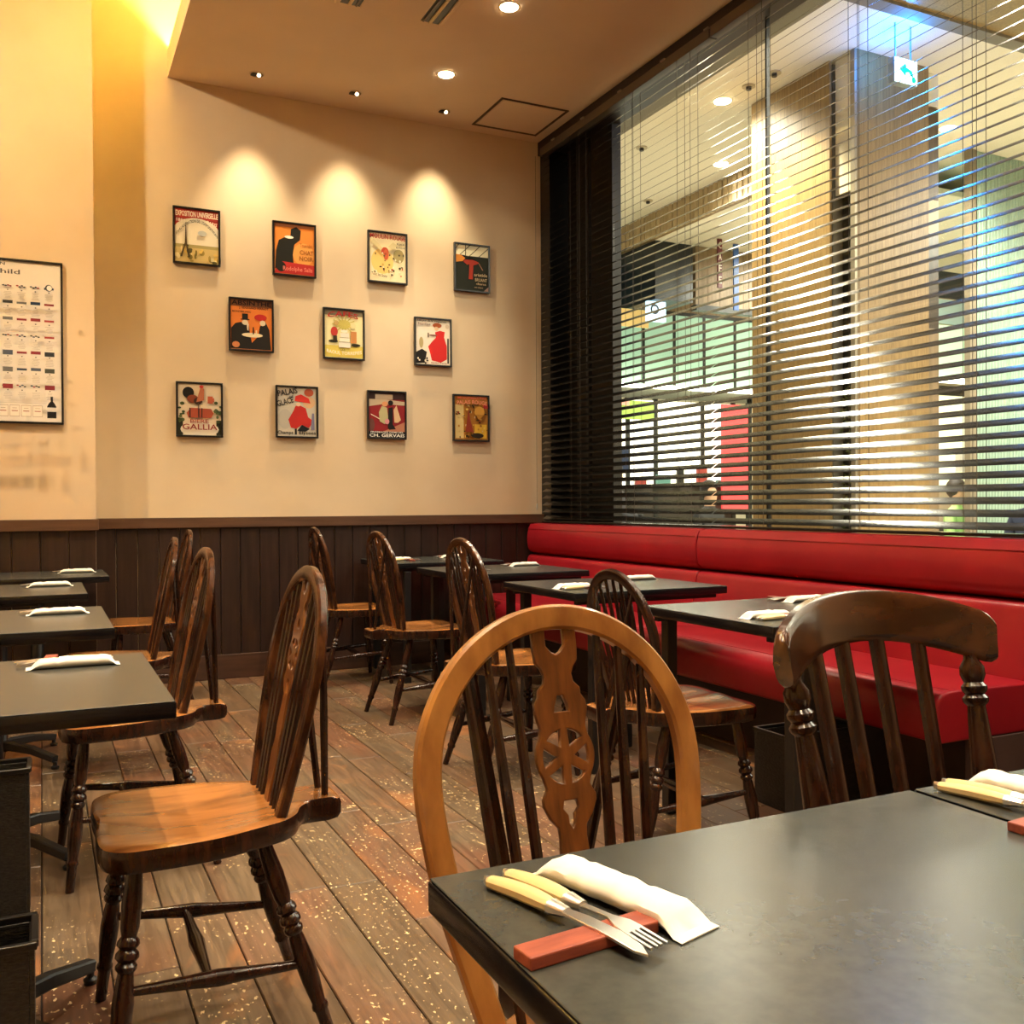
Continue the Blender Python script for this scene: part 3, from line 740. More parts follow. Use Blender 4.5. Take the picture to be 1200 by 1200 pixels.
def picture(cx, cz, w, h, label, shapes):
    t = empty('framed_picture', (cx, WY-.008, cz), label=label, cat='picture', group='framed prints on the back wall')
    frame_obj(w, h, t); obj('backing', box(-w/2+.02, w/2-.02, -.005, .007, -h/2+.02, h/2-.02), M_black, t); artwork(t, w-.018, h-.018, shapes); return t
rp = random.Random(5)
def blobs(n, x0, x1, y0, y1, cols, r0=.02, r1=.06):
    return [('ell', rp.uniform(x0, x1), rp.uniform(y0, y1), rp.uniform(r0, r1), rp.uniform(r0, r1)*.8, rp.choice(cols)) for _ in range(n)]
arch = [(.5+.62*math.cos(a), .42+.42*math.sin(a)) for a in [PI*k/16 for k in range(17)]]
arch = [(min(max(x, 0), 1), y) for x, y in arch]
picture(.864, 2.714, .278, .345, 'framed travel print with a tall iron tower under a red arch', [('rect', 0, 0, 1, 1, 'B03A30'), ('rect', .02, .80, .98, .82, '8E2820'), ('poly', [(0, 0), (1, 0)]+arch, 'E4DAC0'), ('rect', 0, .28, 1, .34, 'A89A60'), ('rect', 0, 0, 1, .28, 'C8B070')]
        + blobs(26, .03, .97, .02, .26, ['7A6A30', 'E6D49A', '5A5228', 'D9B860', 'A08A44'], .02, .07)
        + [('ell', .62, .56, .10, .05, 'B4B8B4'), ('poly', [(.12, .10), (.17, .10), (.235, .32), (.25, .32), (.30, .10), (.35, .10), (.275, .36), (.258, .74), (.246, .74), (.225, .36)], '4A3A20'), ('rect', .19, .30, .31, .325, '4A3A20'),
           ('text', 'EXPOSITION UNIVERSELLE', .5, .90, .95, .10, 'F2E6CC'), ('text', '1889', .14, .77, .2, .06, 'F2E6CC', -.1), ('text', 'PARIS', .84, .76, .24, .06, 'F2E6CC', -.25), ('text', "INAUGURATION DE L'EXPOSITION", .5, .78, .92, .06, '2A221A', 0, .26)])
picture(1.461, 2.699, .278, .342, 'framed orange print with a dark seated shape over a red band', [('rect', 0, 0, 1, 1, 'E08838'), ('rect', 0, .93, 1, 1, 'B07048'), ('ell', .72, .42, .26, .22, 'E8A050'),
        ('poly', [(.03, .1), (.05, .45), (.12, .66), (.25, .72), (.40, .74), (.42, .90), (.55, .95), (.66, .88), (.64, .70), (.50, .60), (.46, .40), (.48, .22), (.3, .16)], '1C1A14'),
        ('poly', [(.0, .02), (1, .02), (1, .22), (.2, .25), (.1, .18)], 'B82C28'), ('ell', .17, .15, .12, .10, '1C1A14'), ('ell', .37, .735, .11, .028, 'F6F2E4'),
        ('text', 'Tournée', .78, .60, .30, .07, 'B86828'), ('text', 'CHAT', .80, .46, .34, .09, 'A05A20'), ('text', 'NOIR', .79, .34, .34, .09, 'A05A20'), ('text', 'Rodolphe Salis', .58, .11, .72, .11, 'E88070')])
picture(2.082, 2.714, .276, .341, 'framed pale print with red lettering on top and a scatter of small dancers', [('rect', 0, 0, 1, 1, 'EADCB4'), ('ell', .36, .42, .30, .26, 'EBC878'), ('ell', .80, .55, .15, .14, 'A89A68')]
        + [('ell', .43, .62, .10, .09, 'B84830'), ('ell', .46, .56, .07, .11, 'C8603C')] + blobs(34, .15, .93, .14, .58, ['3A3424', '6A5A34', 'C8A858', 'A84830', 'F2EACC', '4A4030'], .012, .035)
        + [('poly', [(.05, .80), (.12, .86), (.36, .68), (.30, .62)], 'D8C898'), ('poly', [(.50, .72), (.62, .66), (.76, .76), (.64, .82)], 'D8C898'),
           ('text', 'MOULIN ROUGE', .5, .915, .94, .10, 'A82828'), ('text', 'PLACE', .84, .79, .2, .035, '4A4030'), ('text', 'BLANCHE', .84, .72, .24, .035, '4A4030'), ('text', 'Tous les Soirs', .26, .13, .42, .06, '4A4030', -.12)])
picture(2.693, 2.707, .268, .332, 'framed dark print with a red scarf shape under a pale slatted band', [('rect', 0, 0, 1, 1, '262A22'), ('rect', 0, .76, 1, 1, 'F4EFCF')]
        + [('poly', [(a, .76), (a+.025, .76), (a+.345, 1), (a+.315, 1)], '3A3A24') for a in (.12, .42)] + [('poly', [(0, .86), (.12, 1), (.09, 1), (0, .885)], '3A3A24'), ('poly', [(.70, .76), (.725, .76), (1, .955), (1, .975)], '3A3A24')] + [('rect', .30, .76, .318, 1, '3A3A24')]
        + [('poly', [(0, .60), (.22, .63), (.32, .72), (.18, .77), (0, .77)], 'DF8E3A'), ('poly', [(.24, .62), (.36, .56), (.42, .58), (.40, .25), (.52, .25), (.54, .56), (.68, .60), (.70, .64), (.52, .68), (.28, .67)], 'A83A2C'),
           ('poly', [(.18, .77), (.46, .75), (.62, .68), (.44, .70), (.30, .70)], '1A1812'), ('poly', [(.68, .63), (.71, .62), (.84, .47), (.81, .47)], 'A87A68'), ('poly', [(.84, 0), (1, 0), (1, .12)], 'A88478'),
           ('text', 'aristide', .76, .36, .40, .07, 'C8B490'), ('text', 'BRUANT', .77, .25, .36, .07, 'C8B490'), ('text', 'dans', .77, .165, .3, .05, 'B8A080'), ('text', 'son cabaret', .70, .085, .26, .035, 'B8A080')])
picture(1.188, 2.199, .276, .332, 'framed orange print with two dark-dressed diners at a round tray', [('rect', 0, 0, 1, 1, 'E8843A'), ('rect', 0, .86, 1, 1, '8A5838'),
        ('poly', [(.02, .02), (.02, .42), (.12, .52), (.26, .55), (.44, .50), (.47, .30), (.52, .12), (.45, .02)], '24201E'), ('poly', [(.45, .02), (.52, .16), (.66, .28), (.70, .48), (.84, .58), (.93, .42), (.97, .02)], '24201E'),
        ('rect', .28, .60, .42, .72, '24201E'), ('rect', .245, .595, .455, .615, '24201E'), ('ell', .35, .545, .075, .05, 'E8D4B4'), ('poly', [(.38, .55), (.44, .52), (.43, .38), (.40, .40)], 'E8D4B4'),
        ('ell', .72, .66, .15, .065, 'C02C28'), ('ell', .77, .55, .07, .055, 'E8D4B4'), ('ell', .52, .30, .25, .045, 'EFE0BC'), ('rect', .53, .32, .56, .46, '3A2418'), ('rect', .60, .31, .63, .40, 'E8D8B0'), ('ell', .13, .10, .09, .06, 'D88858'),
        ('text', 'ABSINTHE', .5, .93, .94, .09, '2A1C18'), ('text', 'J. EDOUARD PERNOT', .56, .83, .70, .055, '2A1C18'), ('text', 'MONTBELIARD', .27, .755, .44, .035, '2A1C18')])
picture(1.781, 2.185, .278, .332, 'framed cream print with red arched lettering and white stacked bags', [('rect', 0, 0, 1, 1, 'F0E6B0'), ('rect', 0, .88, 1, 1, '8A8268'), ('rect', 0, .02, 1, .26, 'E4CF62'), ('ell', .5, .70, .17, .10, 'D8CC70')]
        + [('poly', [(.5, .70), (.5+.30*math.cos(a-.06), .70+.19*math.sin(a-.06)), (.5+.30*math.cos(a+.06), .70+.19*math.sin(a+.06))], 'C8B858') for a in [k*PI/7 for k in range(14)]]
        + [('ell', .25, .54, .09, .10, 'B83A34'), ('ell', .30, .72, .06, .055, 'C8A868'), ('rect', .22, .34, .32, .46, '3A3424'), ('ell', .73, .68, .07, .065, 'E8DCA4'), ('rect', .67, .32, .82, .56, 'C88A50'), ('ell', .22, .34, .12, .03, '2A2618'), ('ell', .80, .28, .12, .03, '2A2618'),
           ('rect', .36, .22, .66, .33, 'EFE8D8'), ('rect', .38, .34, .64, .42, 'F6F0DC'), ('rect', .40, .43, .62, .52, 'EFE8D8'), ('rect', .42, .53, .58, .58, 'F6F0DC'), ('rect', .36, .328, .66, .334, '6A6048'), ('rect', .38, .42, .64, .426, '6A6048'),
           ('text', 'CAFES', .47, .915, .78, .11, 'A82420', 0, .05), ('text', 'RAOUL TORREFIES', .5, .10, .9, .07, 'F6F0DC', 0, -.04), ('text', 'LES', .46, .17, .12, .035, '8A7A40')])
picture(2.402, 2.175, .270, .328, 'framed pale print with a figure in a wide red dress', [('rect', 0, 0, 1, 1, 'F0E6D4'), ('poly', [(.36, .40), (.48, .52), (.58, .60), (.56, .72), (.70, .76), (.84, .74), (.82, .62), (.90, .42), (.90, .14), (.72, .06), (.46, .10), (.42, .24)], 'D42C2C'),
        ('ell', .62, .87, .13, .055, 'B05A30'), ('ell', .60, .80, .06, .045, 'E8C8A0'), ('poly', [(.0, .02), (.26, .04), (.32, .28), (.18, .34), (.0, .26)], '1E1A18'), ('ell', .16, .48, .06, .12, 'B8A878'), ('rect', .91, .05, .955, .60, '1E1A18'), ('ell', .91, .86, .055, .05, 'D8C8B0'), ('rect', .34, .60, .38, .70, '7A6A5A'), ('ell', .50, .65, .12, .018, '8A5A4A')]
        + blobs(10, .06, .36, .03, .16, ['1E1A18', 'F0E6D4'], .015, .035)
        + [('text', 'Lait pur de la Vingeanne', .46, .955, .82, .05, '1E1A18'), ('text', 'Sterilise', .24, .885, .36, .05, '6A4A40'), ('text', 'Quillot freres', .66, .045, .46, .04, '8A3A30')])
picture(.873, 1.659, .275, .335, 'framed print with a rooster standing on a wooden barrel', [('rect', 0, 0, 1, 1, 'DCCDB4'), ('rect', 0, .0, .12, .30, '2A2A1E'), ('rect', .88, .0, 1, .30, '2A2A1E'), ('ell', .5, .12, .44, .15, 'E6DCC8')]
        + blobs(14, .01, .14, .25, .62, ['3E4A2A', '56603A'], .02, .05) + blobs(14, .86, .99, .25, .72, ['3E4A2A', '56603A'], .02, .05)
        + [('poly', [(.24, .34), (.76, .34), (.82, .43), (.76, .52), (.30, .53), (.20, .43)], 'A04A34'), ('rect', .26, .34, .29, .53, '3A2420'), ('rect', .46, .34, .49, .53, '3A2420'), ('rect', .53, .34, .56, .53, '3A2420'),
           ('ell', .24, .82, .13, .11, '141412'), ('ell', .34, .70, .13, .08, '7A3A24'), ('ell', .46, .66, .10, .07, '3A2418'), ('poly', [(.42, .64), (.60, .68), (.60, .90), (.52, .94), (.48, .82)], 'B0684A'), ('ell', .54, .94, .05, .03, 'C02C28'), ('rect', .455, .53, .475, .62, '5A4A30'), ('rect', .68, .62, .80, .76, 'B85A3C'), ('rect', .80, .65, .83, .73, 'B85A3C'),
           ('text', 'BIERE', .49, .275, .42, .075, '8E3028'), ('text', 'GALLIA', .50, .165, .80, .11, '8E3028')])
picture(1.471, 1.667, .272, .332, 'framed grey print with a figure in a swirling red cloak and hat', [('rect', 0, 0, 1, 1, 'C8C0B0'), ('ell', .2, .35, .18, .2, 'BAB4A8'), ('ell', .80, .70, .16, .12, 'D8B088'), ('ell', .80, .90, .12, .08, 'B8583C'),
        ('poly', [(.28, .34), (.42, .54), (.46, .62), (.56, .64), (.72, .58), (.78, .40), (.92, .32), (.80, .18), (.62, .24), (.48, .16), (.34, .18)], 'BE2C28'), ('poly', [(.44, .72), (.46, .82), (.60, .86), (.80, .78), (.84, .68), (.62, .70)], 'D43830'), ('ell', .53, .655, .06, .04, 'E8C8A8'), ('poly', [(.50, .12), (.62, .24), (.82, .16), (.70, .10)], '1A1A1E'), ('rect', .44, .04, .49, .16, '1A1A1E'), ('poly', [(.84, .14), (.88, .48), (.93, .48), (.94, .14)], '7A7A98'),
        ('text', 'PALAIS', .26, .90, .50, .12, '1E1C1C', .2), ('text', 'DE', .36, .80, .10, .05, '1E1C1C', .2), ('text', 'GLACE', .20, .70, .42, .12, '1E1C1C', .3), ('text', 'Champs', .20, .07, .38, .09, '1E1C1C'), ('text', 'Elysees', .76, .07, .42, .09, '1E1C1C')])
picture(2.071, 1.668, .272, .322, 'framed red print of three diners above a white lettered strip', [('rect', 0, 0, 1, 1, '8E2228'), ('rect', 0, .84, 1, 1, '3A2420'), ('poly', [(0, .68), (0, .84), (.5, .84), (1, .80), (1, .72), (.4, .74)], 'C8B498'), ('rect', 0, 0, 1, .14, '141214'), ('poly', [(.0, .14), (.4, .14), (1, .36), (1, .14)], 'B87A60'), ('rect', .18, .84, .66, .95, 'B8A48C'),
        ('poly', [(.30, .36), (.28, .56), (.36, .70), (.50, .66), (.54, .40), (.44, .30)], 'B8B084'), ('ell', .44, .74, .08, .055, 'D8986A'), ('poly', [(.52, .22), (.54, .66), (.66, .68), (.66, .30), (.74, .20), (.56, .18)], '1A1616'), ('ell', .60, .77, .07, .055, '1A1616'), ('poly', [(.70, .34), (.68, .62), (.76, .72), (.88, .40), (.80, .34)], 'DCB890'), ('ell', .50, .36, .06, .06, 'D8909A'), ('poly', [(.06, .52), (.30, .42), (.30, .40), (.06, .50)], 'F0D8C0'), ('ell', .08, .28, .08, .14, '6A4038'),
        ('text', 'FROMAGES DEMI-SEL', .5, .125, .9, .035, 'E8E4DC'), ('text', 'CH. GERVAIS', .5, .055, .96, .07, 'F6F2EA')])
picture(2.681, 1.669, .274, .323, 'framed yellow-brown print crowded with tiny figures and a balloon', [('rect', 0, 0, 1, 1, 'A8702A'), ('rect', .04, .04, .28, .80, 'D8C080'), ('rect', .60, .04, .96, .36, 'DDB03A')]
        + blobs(60, .04, .96, .04, .80, ['3A2A18', 'E8C860', '8A3A24', 'D8C090', '5A4424', 'B88030', '2A2018'], .012, .04)
        + [('ell', .72, .64, .15, .12, 'C8923C'), ('poly', [(.60, .58), (.84, .58), (.74, .46), (.70, .46)], 'B07A2C'), ('poly', [(.30, .18), (.36, .50), (.40, .74), (.44, .50), (.54, .18)], '8A3420'), ('ell', .66, .10, .18, .06, '2A2014'), ('rect', .84, .72, .96, .82, 'A82C28'),
           ('text', 'MONTMARTRE', .5, .945, .84, .06, 'D86848'), ('text', 'PALAIS ROUGE', .5, .86, .88, .09, 'E89070', 0, .03), ('text', 'GALERIE', .5, .785, .4, .035, '3A2A18')])
# ---- big wine sheet on the left pier
t = empty('wine_label_poster', (-.215, LY-.001, 1.964), label='large framed white sheet of small wine labels on the left wall', cat='poster')
frame_obj(.655, .885, t, .011, .022)
sh = [('rect', 0, 0, 1, 1, 'E8E0D6')]; cols_ = ['3A3A3A', '8A3038', '6A6A6A', '2A3A50', '4A4A40', 'A04040', '505868']
rq = random.Random(11)
for r_ in range(7):
    for c_ in range(9):
        x = .945-.105*c_-.075*0; y = .835-.106*r_
        if r_ % 3 or c_ % 4 == 0: sh.append(('rect', x-.075, y, x, y+.013+.006*(c_ % 2), rq.choice(cols_)))
        else:
            for q in range(4): sh.append(('ell', x-.07+.018*q, y+.008+.004*math.sin(q*3+c_), .010, .0045, rq.choice(cols_)))
        if r_ > 3 and c_ % 3 == 0: sh.append(('rect', x-.075, y-.010, x, y+.018, rq.choice(cols_)))
        sh.append(('ell', x-.037, y-.018, .006, .004, '6A6460'))
        for q in range(6):
            w_ = rq.uniform(.03, .068); sh.append(('rect', x-.037-w_/2, y-.032-.0078*q, x-.037+w_/2, y-.0295-.0078*q, 'B8AFA4'))
for c_ in range(8):
    x = .85-.085*c_; sh += [('rect', x-.074, .018, x, .088, 'A89888'), ('rect', x-.071, .021, x-.003, .085, 'ECE2D6'), ('rect', x-.06, .05, x-.014, .055, '9A5048'), ('rect', x-.055, .068, x-.02, .071, 'A89888')]
sh += [('rect', .0, .100, .88, .102, 'B8AFA4'), ('poly', [(.885, .012), (.955, .012), (.955, .085), (.940, .105), (.930, .115), (.930, .145), (.912, .145), (.912, .115), (.900, .105), (.885, .085)], '1E1A1A'), ('rect', .885, .052, .955, .078, 'D8D0C8'),
       ('ell', .905, .812, .028, .021, '4A4A4A'), ('ell', .909, .812, .020, .016, 'E8E0D6'),
       ('text', 'CHATEAU', .46, .965, .26, .018, '3A3A3A'), ('text', 'MOUTON', .46, .94, .24, .018, '3A3A3A'), ('text', 'Rothschild', .47, .895, .44, .028, '5A5450')]
artwork(t, .655-.02, .885-.02, sh, name='label_sheet')

# ================================================================== BEYOND THE WINDOW: the mall
MZ = 4.2
G = lambda n, **k: None
mall_floor = struct(obj('mall_floor', box(WX+.2, 17, -3, 16, -.1, 0), noisy('mall_floor_stone', (.62, .55, .42), (.68, .61, .48), 3, .25, .02)))
M_mceil = flat('mall_ceiling_paint', (.86, .80, .66), .85)
M_mwood = noisy('mall_wood', (.24, .150, .058), (.34, .22, .088), 10, .4, .05, (8, 8, .35))
M_mgrey = flat('mall_soffit', (.22, .20, .16), .7)
mc = empty('mall_ceiling', kind='structure')
obj('ceiling_slab', box(WX+.53, 17, -3, 16, MZ, MZ+.1), M_mceil, mc)
obj('soffit', box(WX+.2, WX+.53, -3, 16, 3.72, 3.80), M_mgrey, mc)
obj('soffit_edge', box(WX+.51, WX+.53, -3, 16, 3.80, MZ), M_mceil, mc)
obj('soffit_trim', box(WX+.30, WX+.315, -3, 16, 3.705, 3.72), flat('trim_pale', (.6, .55, .45), .4), mc)
obj('timber_soffit', box(WX+.6, 10, 2.1, 4.36, 4.15, MZ), M_mwood, mc)
obj('soffit_step', box(WX+.6, 10, 4.36, 4.46, 4.13, MZ), M_mgrey, mc)
# wood-clad pillar block: corner (5.06, 5.02)
PX, PY = 5.06, 5.02
pil = empty('timber_pillar', (PX, PY, 0), label='tall timber-clad mall pillar block seen through the blinds', cat='pillar')
for i in range(4):
    w_ = .69/4; obj('cladding_board', box(i*w_+.001+.02, (i+1)*w_-.001+.02, -.02, 0, 0, MZ-.002), M_mwood, pil)
for i in range(6):
    w_ = (6.06-5.22)/6; obj('cladding_board', box(-.02, 0, .20+i*w_+.001, .20+(i+1)*w_-.001, 0, MZ-.002), M_mwood, pil)
obj('core', box(0.03, .68, .22, 1.04, 0, MZ-.01), M_mgrey, pil)
obj('corner_strip', box(-.005, .02, -.02, .02, 0, MZ-.002), flat('corner_metal', (.35, .30, .22), .4, .5), pil)
obj('upper_panel', box(.035, .06, .02, .20, 3.25, MZ-.002), M_mceil, pil)
obj('planting_recess', box(.10, .12, .02, .20, .0, 3.25), noisy('dark_relief', (.012, .012, .008), (.05, .05, .035), 30, .6, 1, (1, 1, 3)), pil)
lf = bmesh.new(); rr = random.Random(4)
for i in range(260):
    p = Vector((.095, rr.uniform(.03, .19), rr.uniform(.9, 1.9))); s_ = rr.uniform(.010, .022); d = Vector((-.6, rr.uniform(-1, 1), rr.uniform(-.6, 1))).normalized(); q = d.cross(Vector((1, 0, .3))).normalized()
    vs = [lf.verts.new(p), lf.verts.new(p+d*s_+q*s_*.5), lf.verts.new(p+d*s_*2), lf.verts.new(p+d*s_-q*s_*.5)]; lf.faces.new(vs)
tag(obj('foliage', lf, noisy('leaf_green', (.10, .16, .03), (.35, .40, .12), 20, .5, .1), pil), kind='stuff')
M_wing = noisy('wing_wood', (.085, .05, .026), (.13, .082, .042), 6, .4, .03, (6, 6, .3))
for nm, za, zb, m_ in (('side_wing_upper', 3.96, MZ-.002, M_mceil), ('side_wing', 3.28, 3.95, M_wing), ('side_wing_band', 3.03, 3.28, M_mceil), ('side_wing_dark', 2.34, 3.03, noisy('wing_dark', (.04, .028, .018), (.065, .045, .03), 6, .3, .03, (6, 6, .3))), ('side_wing_lower', 0, 2.34, noisy('return_timber', (.20, .14, .08), (.28, .20, .12), 6, .35, .03, (6, 6, .3)))):
    obj(nm, box(.705, .88, .04, .10, za, zb, bev=.002), m_, pil)
# fluted bulkhead beyond the pillar
bk = empty('fluted_bulkhead', (5.97, 6.2, 3.94), label='fluted timber bulkhead along the mall ceiling', cat='bulkhead')
for i in range(90):
    obj('flute', turned((0, i*.075, 0), (0, i*.075, MZ-3.942), [(0, .036), (1, .036)], 6), M_mwood if i % 3 else noisy('flute_pale', (.50, .38, .22), (.6, .46, .28), 10, .4, 0, (6, 6, .4)), bk, True) if i == 0 else None
fl = [c for c in bpy.data.objects if c.parent == bk]
for i in range(1, 90):
    c_ = fl[0].copy(); COL.objects.link(c_); c_.location = (0, i*.075, 0); c_.scale = (1+.25*math.sin(i*1.7), 1, 1)
obj('backing', box(.02, .06, 0, 6.8, 0, MZ-3.942), M_mwood, bk)
obj('lower_ceiling', box(.06, 3.6, 0.2, 7.5, 0, .05), M_mceil, bk)
# navy box and timber wall under the low ceiling
t = empty('navy_bulkhead', (6.03, 8.85, 3.3), label='dark navy boxed bulkhead hanging beyond the window', cat='bulkhead')
obj('side_face', box(0, .02, .02, .85, 0, .638), flat('navy_paint', (.012, .022, .035), .35), t)
obj('front_face', box(0, .50, 0, .02, 0, .638), flat('navy_dark', (.006, .008, .012), .3), t)
obj('underside', box(.02, .50, .02, .85, 0, .02), MATS['navy_paint'], t)
FY = 9.9
sf = empty('far_shopfront', (0, FY, 0), label='lit glass shopfront with black mullions across the mall', cat='shopfront')
def far(name, x0, x1, z0, z1, mat, dy=0, th=.03, parent=sf): return obj(name, box(x0, x1, dy-th, dy, z0, z1), mat, parent)
far('timber_wall', 6.55, 9.8, 3.40, 3.93, noisy('far_timber', (.26, .17, .09), (.36, .25, .14), 6, .5, .02, (6, 6, .3)), .0)
tf = empty('timber_fascia', (6.56, 8.9, 3.22), label='brown timber fascia behind the maroon sign beyond the window', cat='fascia')
M_far2 = noisy('far_timber2', (.20, .13, .065), (.30, .20, .11), 6, .5, .02, (6, 6, .3))
for i_ in range(8): obj('fascia_board', box(i_*.168+.002, (i_+1)*.168-.002, -.06, 0, .06, .71), M_far2, tf)
obj('cap', box(0, 1.345, -.08, .02, 0, .06), M_mull, tf)
far('navy_wall', 5.2, 6.0, 3.42, 3.93, MATS['navy_dark'])
M_frost = flat('frosted_glass', (.30, .46, .34), .4, emit=(.36, .60, .42), estr=.32)
M_litglass = flat('lit_interior', (.8, .78, .7), .5, emit=(1, .93, .76), estr=1.15)
xs = [5.1, 5.62, 6.1, 6.55, 7.0, 7.45, 7.93, 8.45]
for a, b in zip(xs[:-1], xs[1:]):
    far('upper_pane', a+.02, b-.02, 2.52, 3.38, M_frost); far('mullion', b-.018, b+.018, 2.46, 3.40, M_mull, -.01)
far('transom', 5.0, 8.45, 2.34, 2.46, flat('transom_olive', (.06, .06, .035), .5), -.05)
far('head', 5.0, 9.8, 3.38, 3.42, M_mull, -.02)
obj('strip_lamp', box(5.1, 8.4, -.12, -.06, 2.46, 2.50), flat('strip_glow', (1, 1, 1), emit=(1, .95, .75), estr=7), sf)
# lower: lit shop
low = [5.1, 5.62, 6.32, 6.72, 7.42, 7.9]
for a, b in zip(low[:-1], low[1:]):
    far('lit_pane', a+.02, b-.02, 1.28, 2.32, M_litglass); far('mullion', b-.03, b+.03, 0, 2.34, M_mull, -.01)
far('kick_panel', 5.1, 7.9, 0, 1.28, flat('kick_brown', (.03, .022, .016), .5))
for i_ in range(9): far('counter_item', 5.2+i_*.3, 5.3+i_*.3+.05*(i_ % 3), 1.28, 1.36+.06*(i_ % 4), [M_mull, flat('item_red', (.3, .04, .03), .5), flat('item_teal', (.1, .25, .22), .5)][i_ % 3], -.06)
far('menu_board', 5.75, 6.66, 2.08, 2.30, flat('menu_green', (.28, .42, .08), .5, emit=(.30, .45, .06), estr=.5), -.06)
far('menu_board', 5.75, 6.3, 2.24, 2.31, flat('menu_pink', (.7, .30, .22), .5, emit=(.8, .3, .2), estr=.5), -.08)
far('screen', 5.62, 6.28, 1.45, 1.75, flat('screen_blue', (.02, .03, .08), .3), -.08)
far('screen_glow', 5.7, 6.15, 1.52, 1.62, flat('screen_white', (.5, .6, .9), .3, emit=(.6, .75, 1), estr=1.6), -.10)
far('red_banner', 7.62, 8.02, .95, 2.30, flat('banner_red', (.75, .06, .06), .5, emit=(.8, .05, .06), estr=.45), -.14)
far('end_post', 8.08, 8.16, 0, 2.4, M_mull, -.05)
far('side_panel', 8.16, 8.9, 0, 2.4, flat('panel_cream', (.62, .52, .34), .6), 0)
t = empty('maroon_sign', (6.62, 8.5, 3.40), label='narrow maroon vertical sign with white letters beyond the window', cat='sign')
obj('board', box(-.03, .03, -.02, 0, 0, .53, bev=.003), flat('maroon', (.12, .008, .015), .4), t)
for i, ch in enumerate('CAFE'):
    me = text_mesh(ch, .04, .075)
    for v in me.vertices: v.co = Vector((v.co.x, -.0215, v.co.y+.46-.125*i))
    me.materials.append(ink('E8DCD0')); link(bpy.data.objects.new('letter', me), t)
t = obj('blue_banner', box(-.035, .035, -.02, 0, 0, .73, bev=.003), flat('banner_blue', (.03, .10, .35), .4), loc=(6.92, 8.6, 3.20)); tag(t, 'narrow blue vertical banner beyond the window, right of the maroon sign', 'banner')
t = empty('cafe_sign', (6.12, FY-.9, 3.08), label='small white and blue lit sign hanging below the navy bulkhead', cat='sign')
obj('box', box(-.12, .12, -.05, 0, 0, .22, bev=.004), flat('sign_lightblue', (.5, .75, .9), .4, emit=(.5, .78, 1), estr=.9), t)
obj('symbol', torus_ring(.045, .012, 16, 6), MATS['navy_paint'], t, loc=(-.03, -.054, .13), rot=(PI/2, 0, 0))
t = empty('warm_soffit_panel', (5.35, FY-.5, 3.09), label='warm timber panel below the navy bulkhead', cat='panel')
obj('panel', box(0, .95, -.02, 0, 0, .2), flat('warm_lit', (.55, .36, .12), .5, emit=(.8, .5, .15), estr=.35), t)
# green fluted glass wall on the right
gy = 6.02
gw = empty('green_glass_wall', (7.5, gy, 0), label='pale green fluted glass wall at the far right beyond the blinds', cat='glass wall')
M_gg = noisy('green_fluted', (.27, .38, .31), (.34, .46, .38), 20, .3, .05, (6, 1, .3))
for i in range(12): obj('glass_panel', box(i*.22+.003, (i+1)*.22-.003, -.02, 0, 0, MZ-.003), M_gg, gw)
fl = bmesh.new()
for i in range(66): turned((i*.04+.02, -.02, 0), (i*.04+.02, -.02, MZ-.01), [(0, .008), (1, .008)], 5, fl)
tag(obj('fluting', fl, M_gg, gw), kind='stuff')
obj('post', box(-.09, -.01, -.04, .02, 0, MZ-.003), flat('post_taupe', (.24, .20, .14), .5), gw)
obj('post_edge', box(-.01, .004, -.035, -.02, 0, MZ-.003), M_mull, gw)
# far right shopfront between pillar and green wall
s2 = empty('side_shopfront', (0, 8.6, 0), label='bright shopfront glimpsed between the pillar and the green wall', cat='shopfront')
f2 = lambda n, x0, x1, z0, z1, m, dy=0, th=.03: far(n, x0, x1, z0, z1, m, dy, th, s2)
f2('frosted_pane', 9.9, 11.3, 2.62, 3.28, flat('frost2', (.40, .58, .42), .4, emit=(.46, .62, .36), estr=.6))
f2('strip_lamp', 9.9, 11.3, 2.56, 2.62, MATS['strip_glow'], -.03)
f2('transom', 9.9, 11.3, 2.40, 2.52, M_mull, -.03)
f2('lit_pane', 9.9, 11.3, 1.2, 2.40, flat('lit2', (.7, .68, .5), .5, emit=(.9, .84, .5), estr=.8))
f2('menu_sheet', 10.3, 11.0, 1.45, 1.75, flat('menu_white', (.85, .82, .8), .5), -.04)
f2('menu_sheet', 10.35, 10.9, 1.55, 1.58, flat('menu_red', (.6, .1, .08), .5), -.06)
f2('kick_panel', 9.9, 11.3, 0, 1.2, flat('kick_light', (.45, .36, .26), .5))
f2('blue_fascia', 9.9, 11.3, 3.62, 3.95, MATS['navy_paint']); f2('fascia_sheet', 9.9, 11.3, 3.3, 3.60, flat('pale_blue', (.42, .58, .62), .4))
f2('upper_wall', 9.9, 11.3, 3.95, MZ-.01, M_mceil)
struct(obj('mall_wall_far', box(WX+.2, 17, 12.9, 13, 0, MZ), M_mceil)); struct(obj('mall_wall_side', box(15, 15.1, -3, 13, 0, MZ), M_mceil))

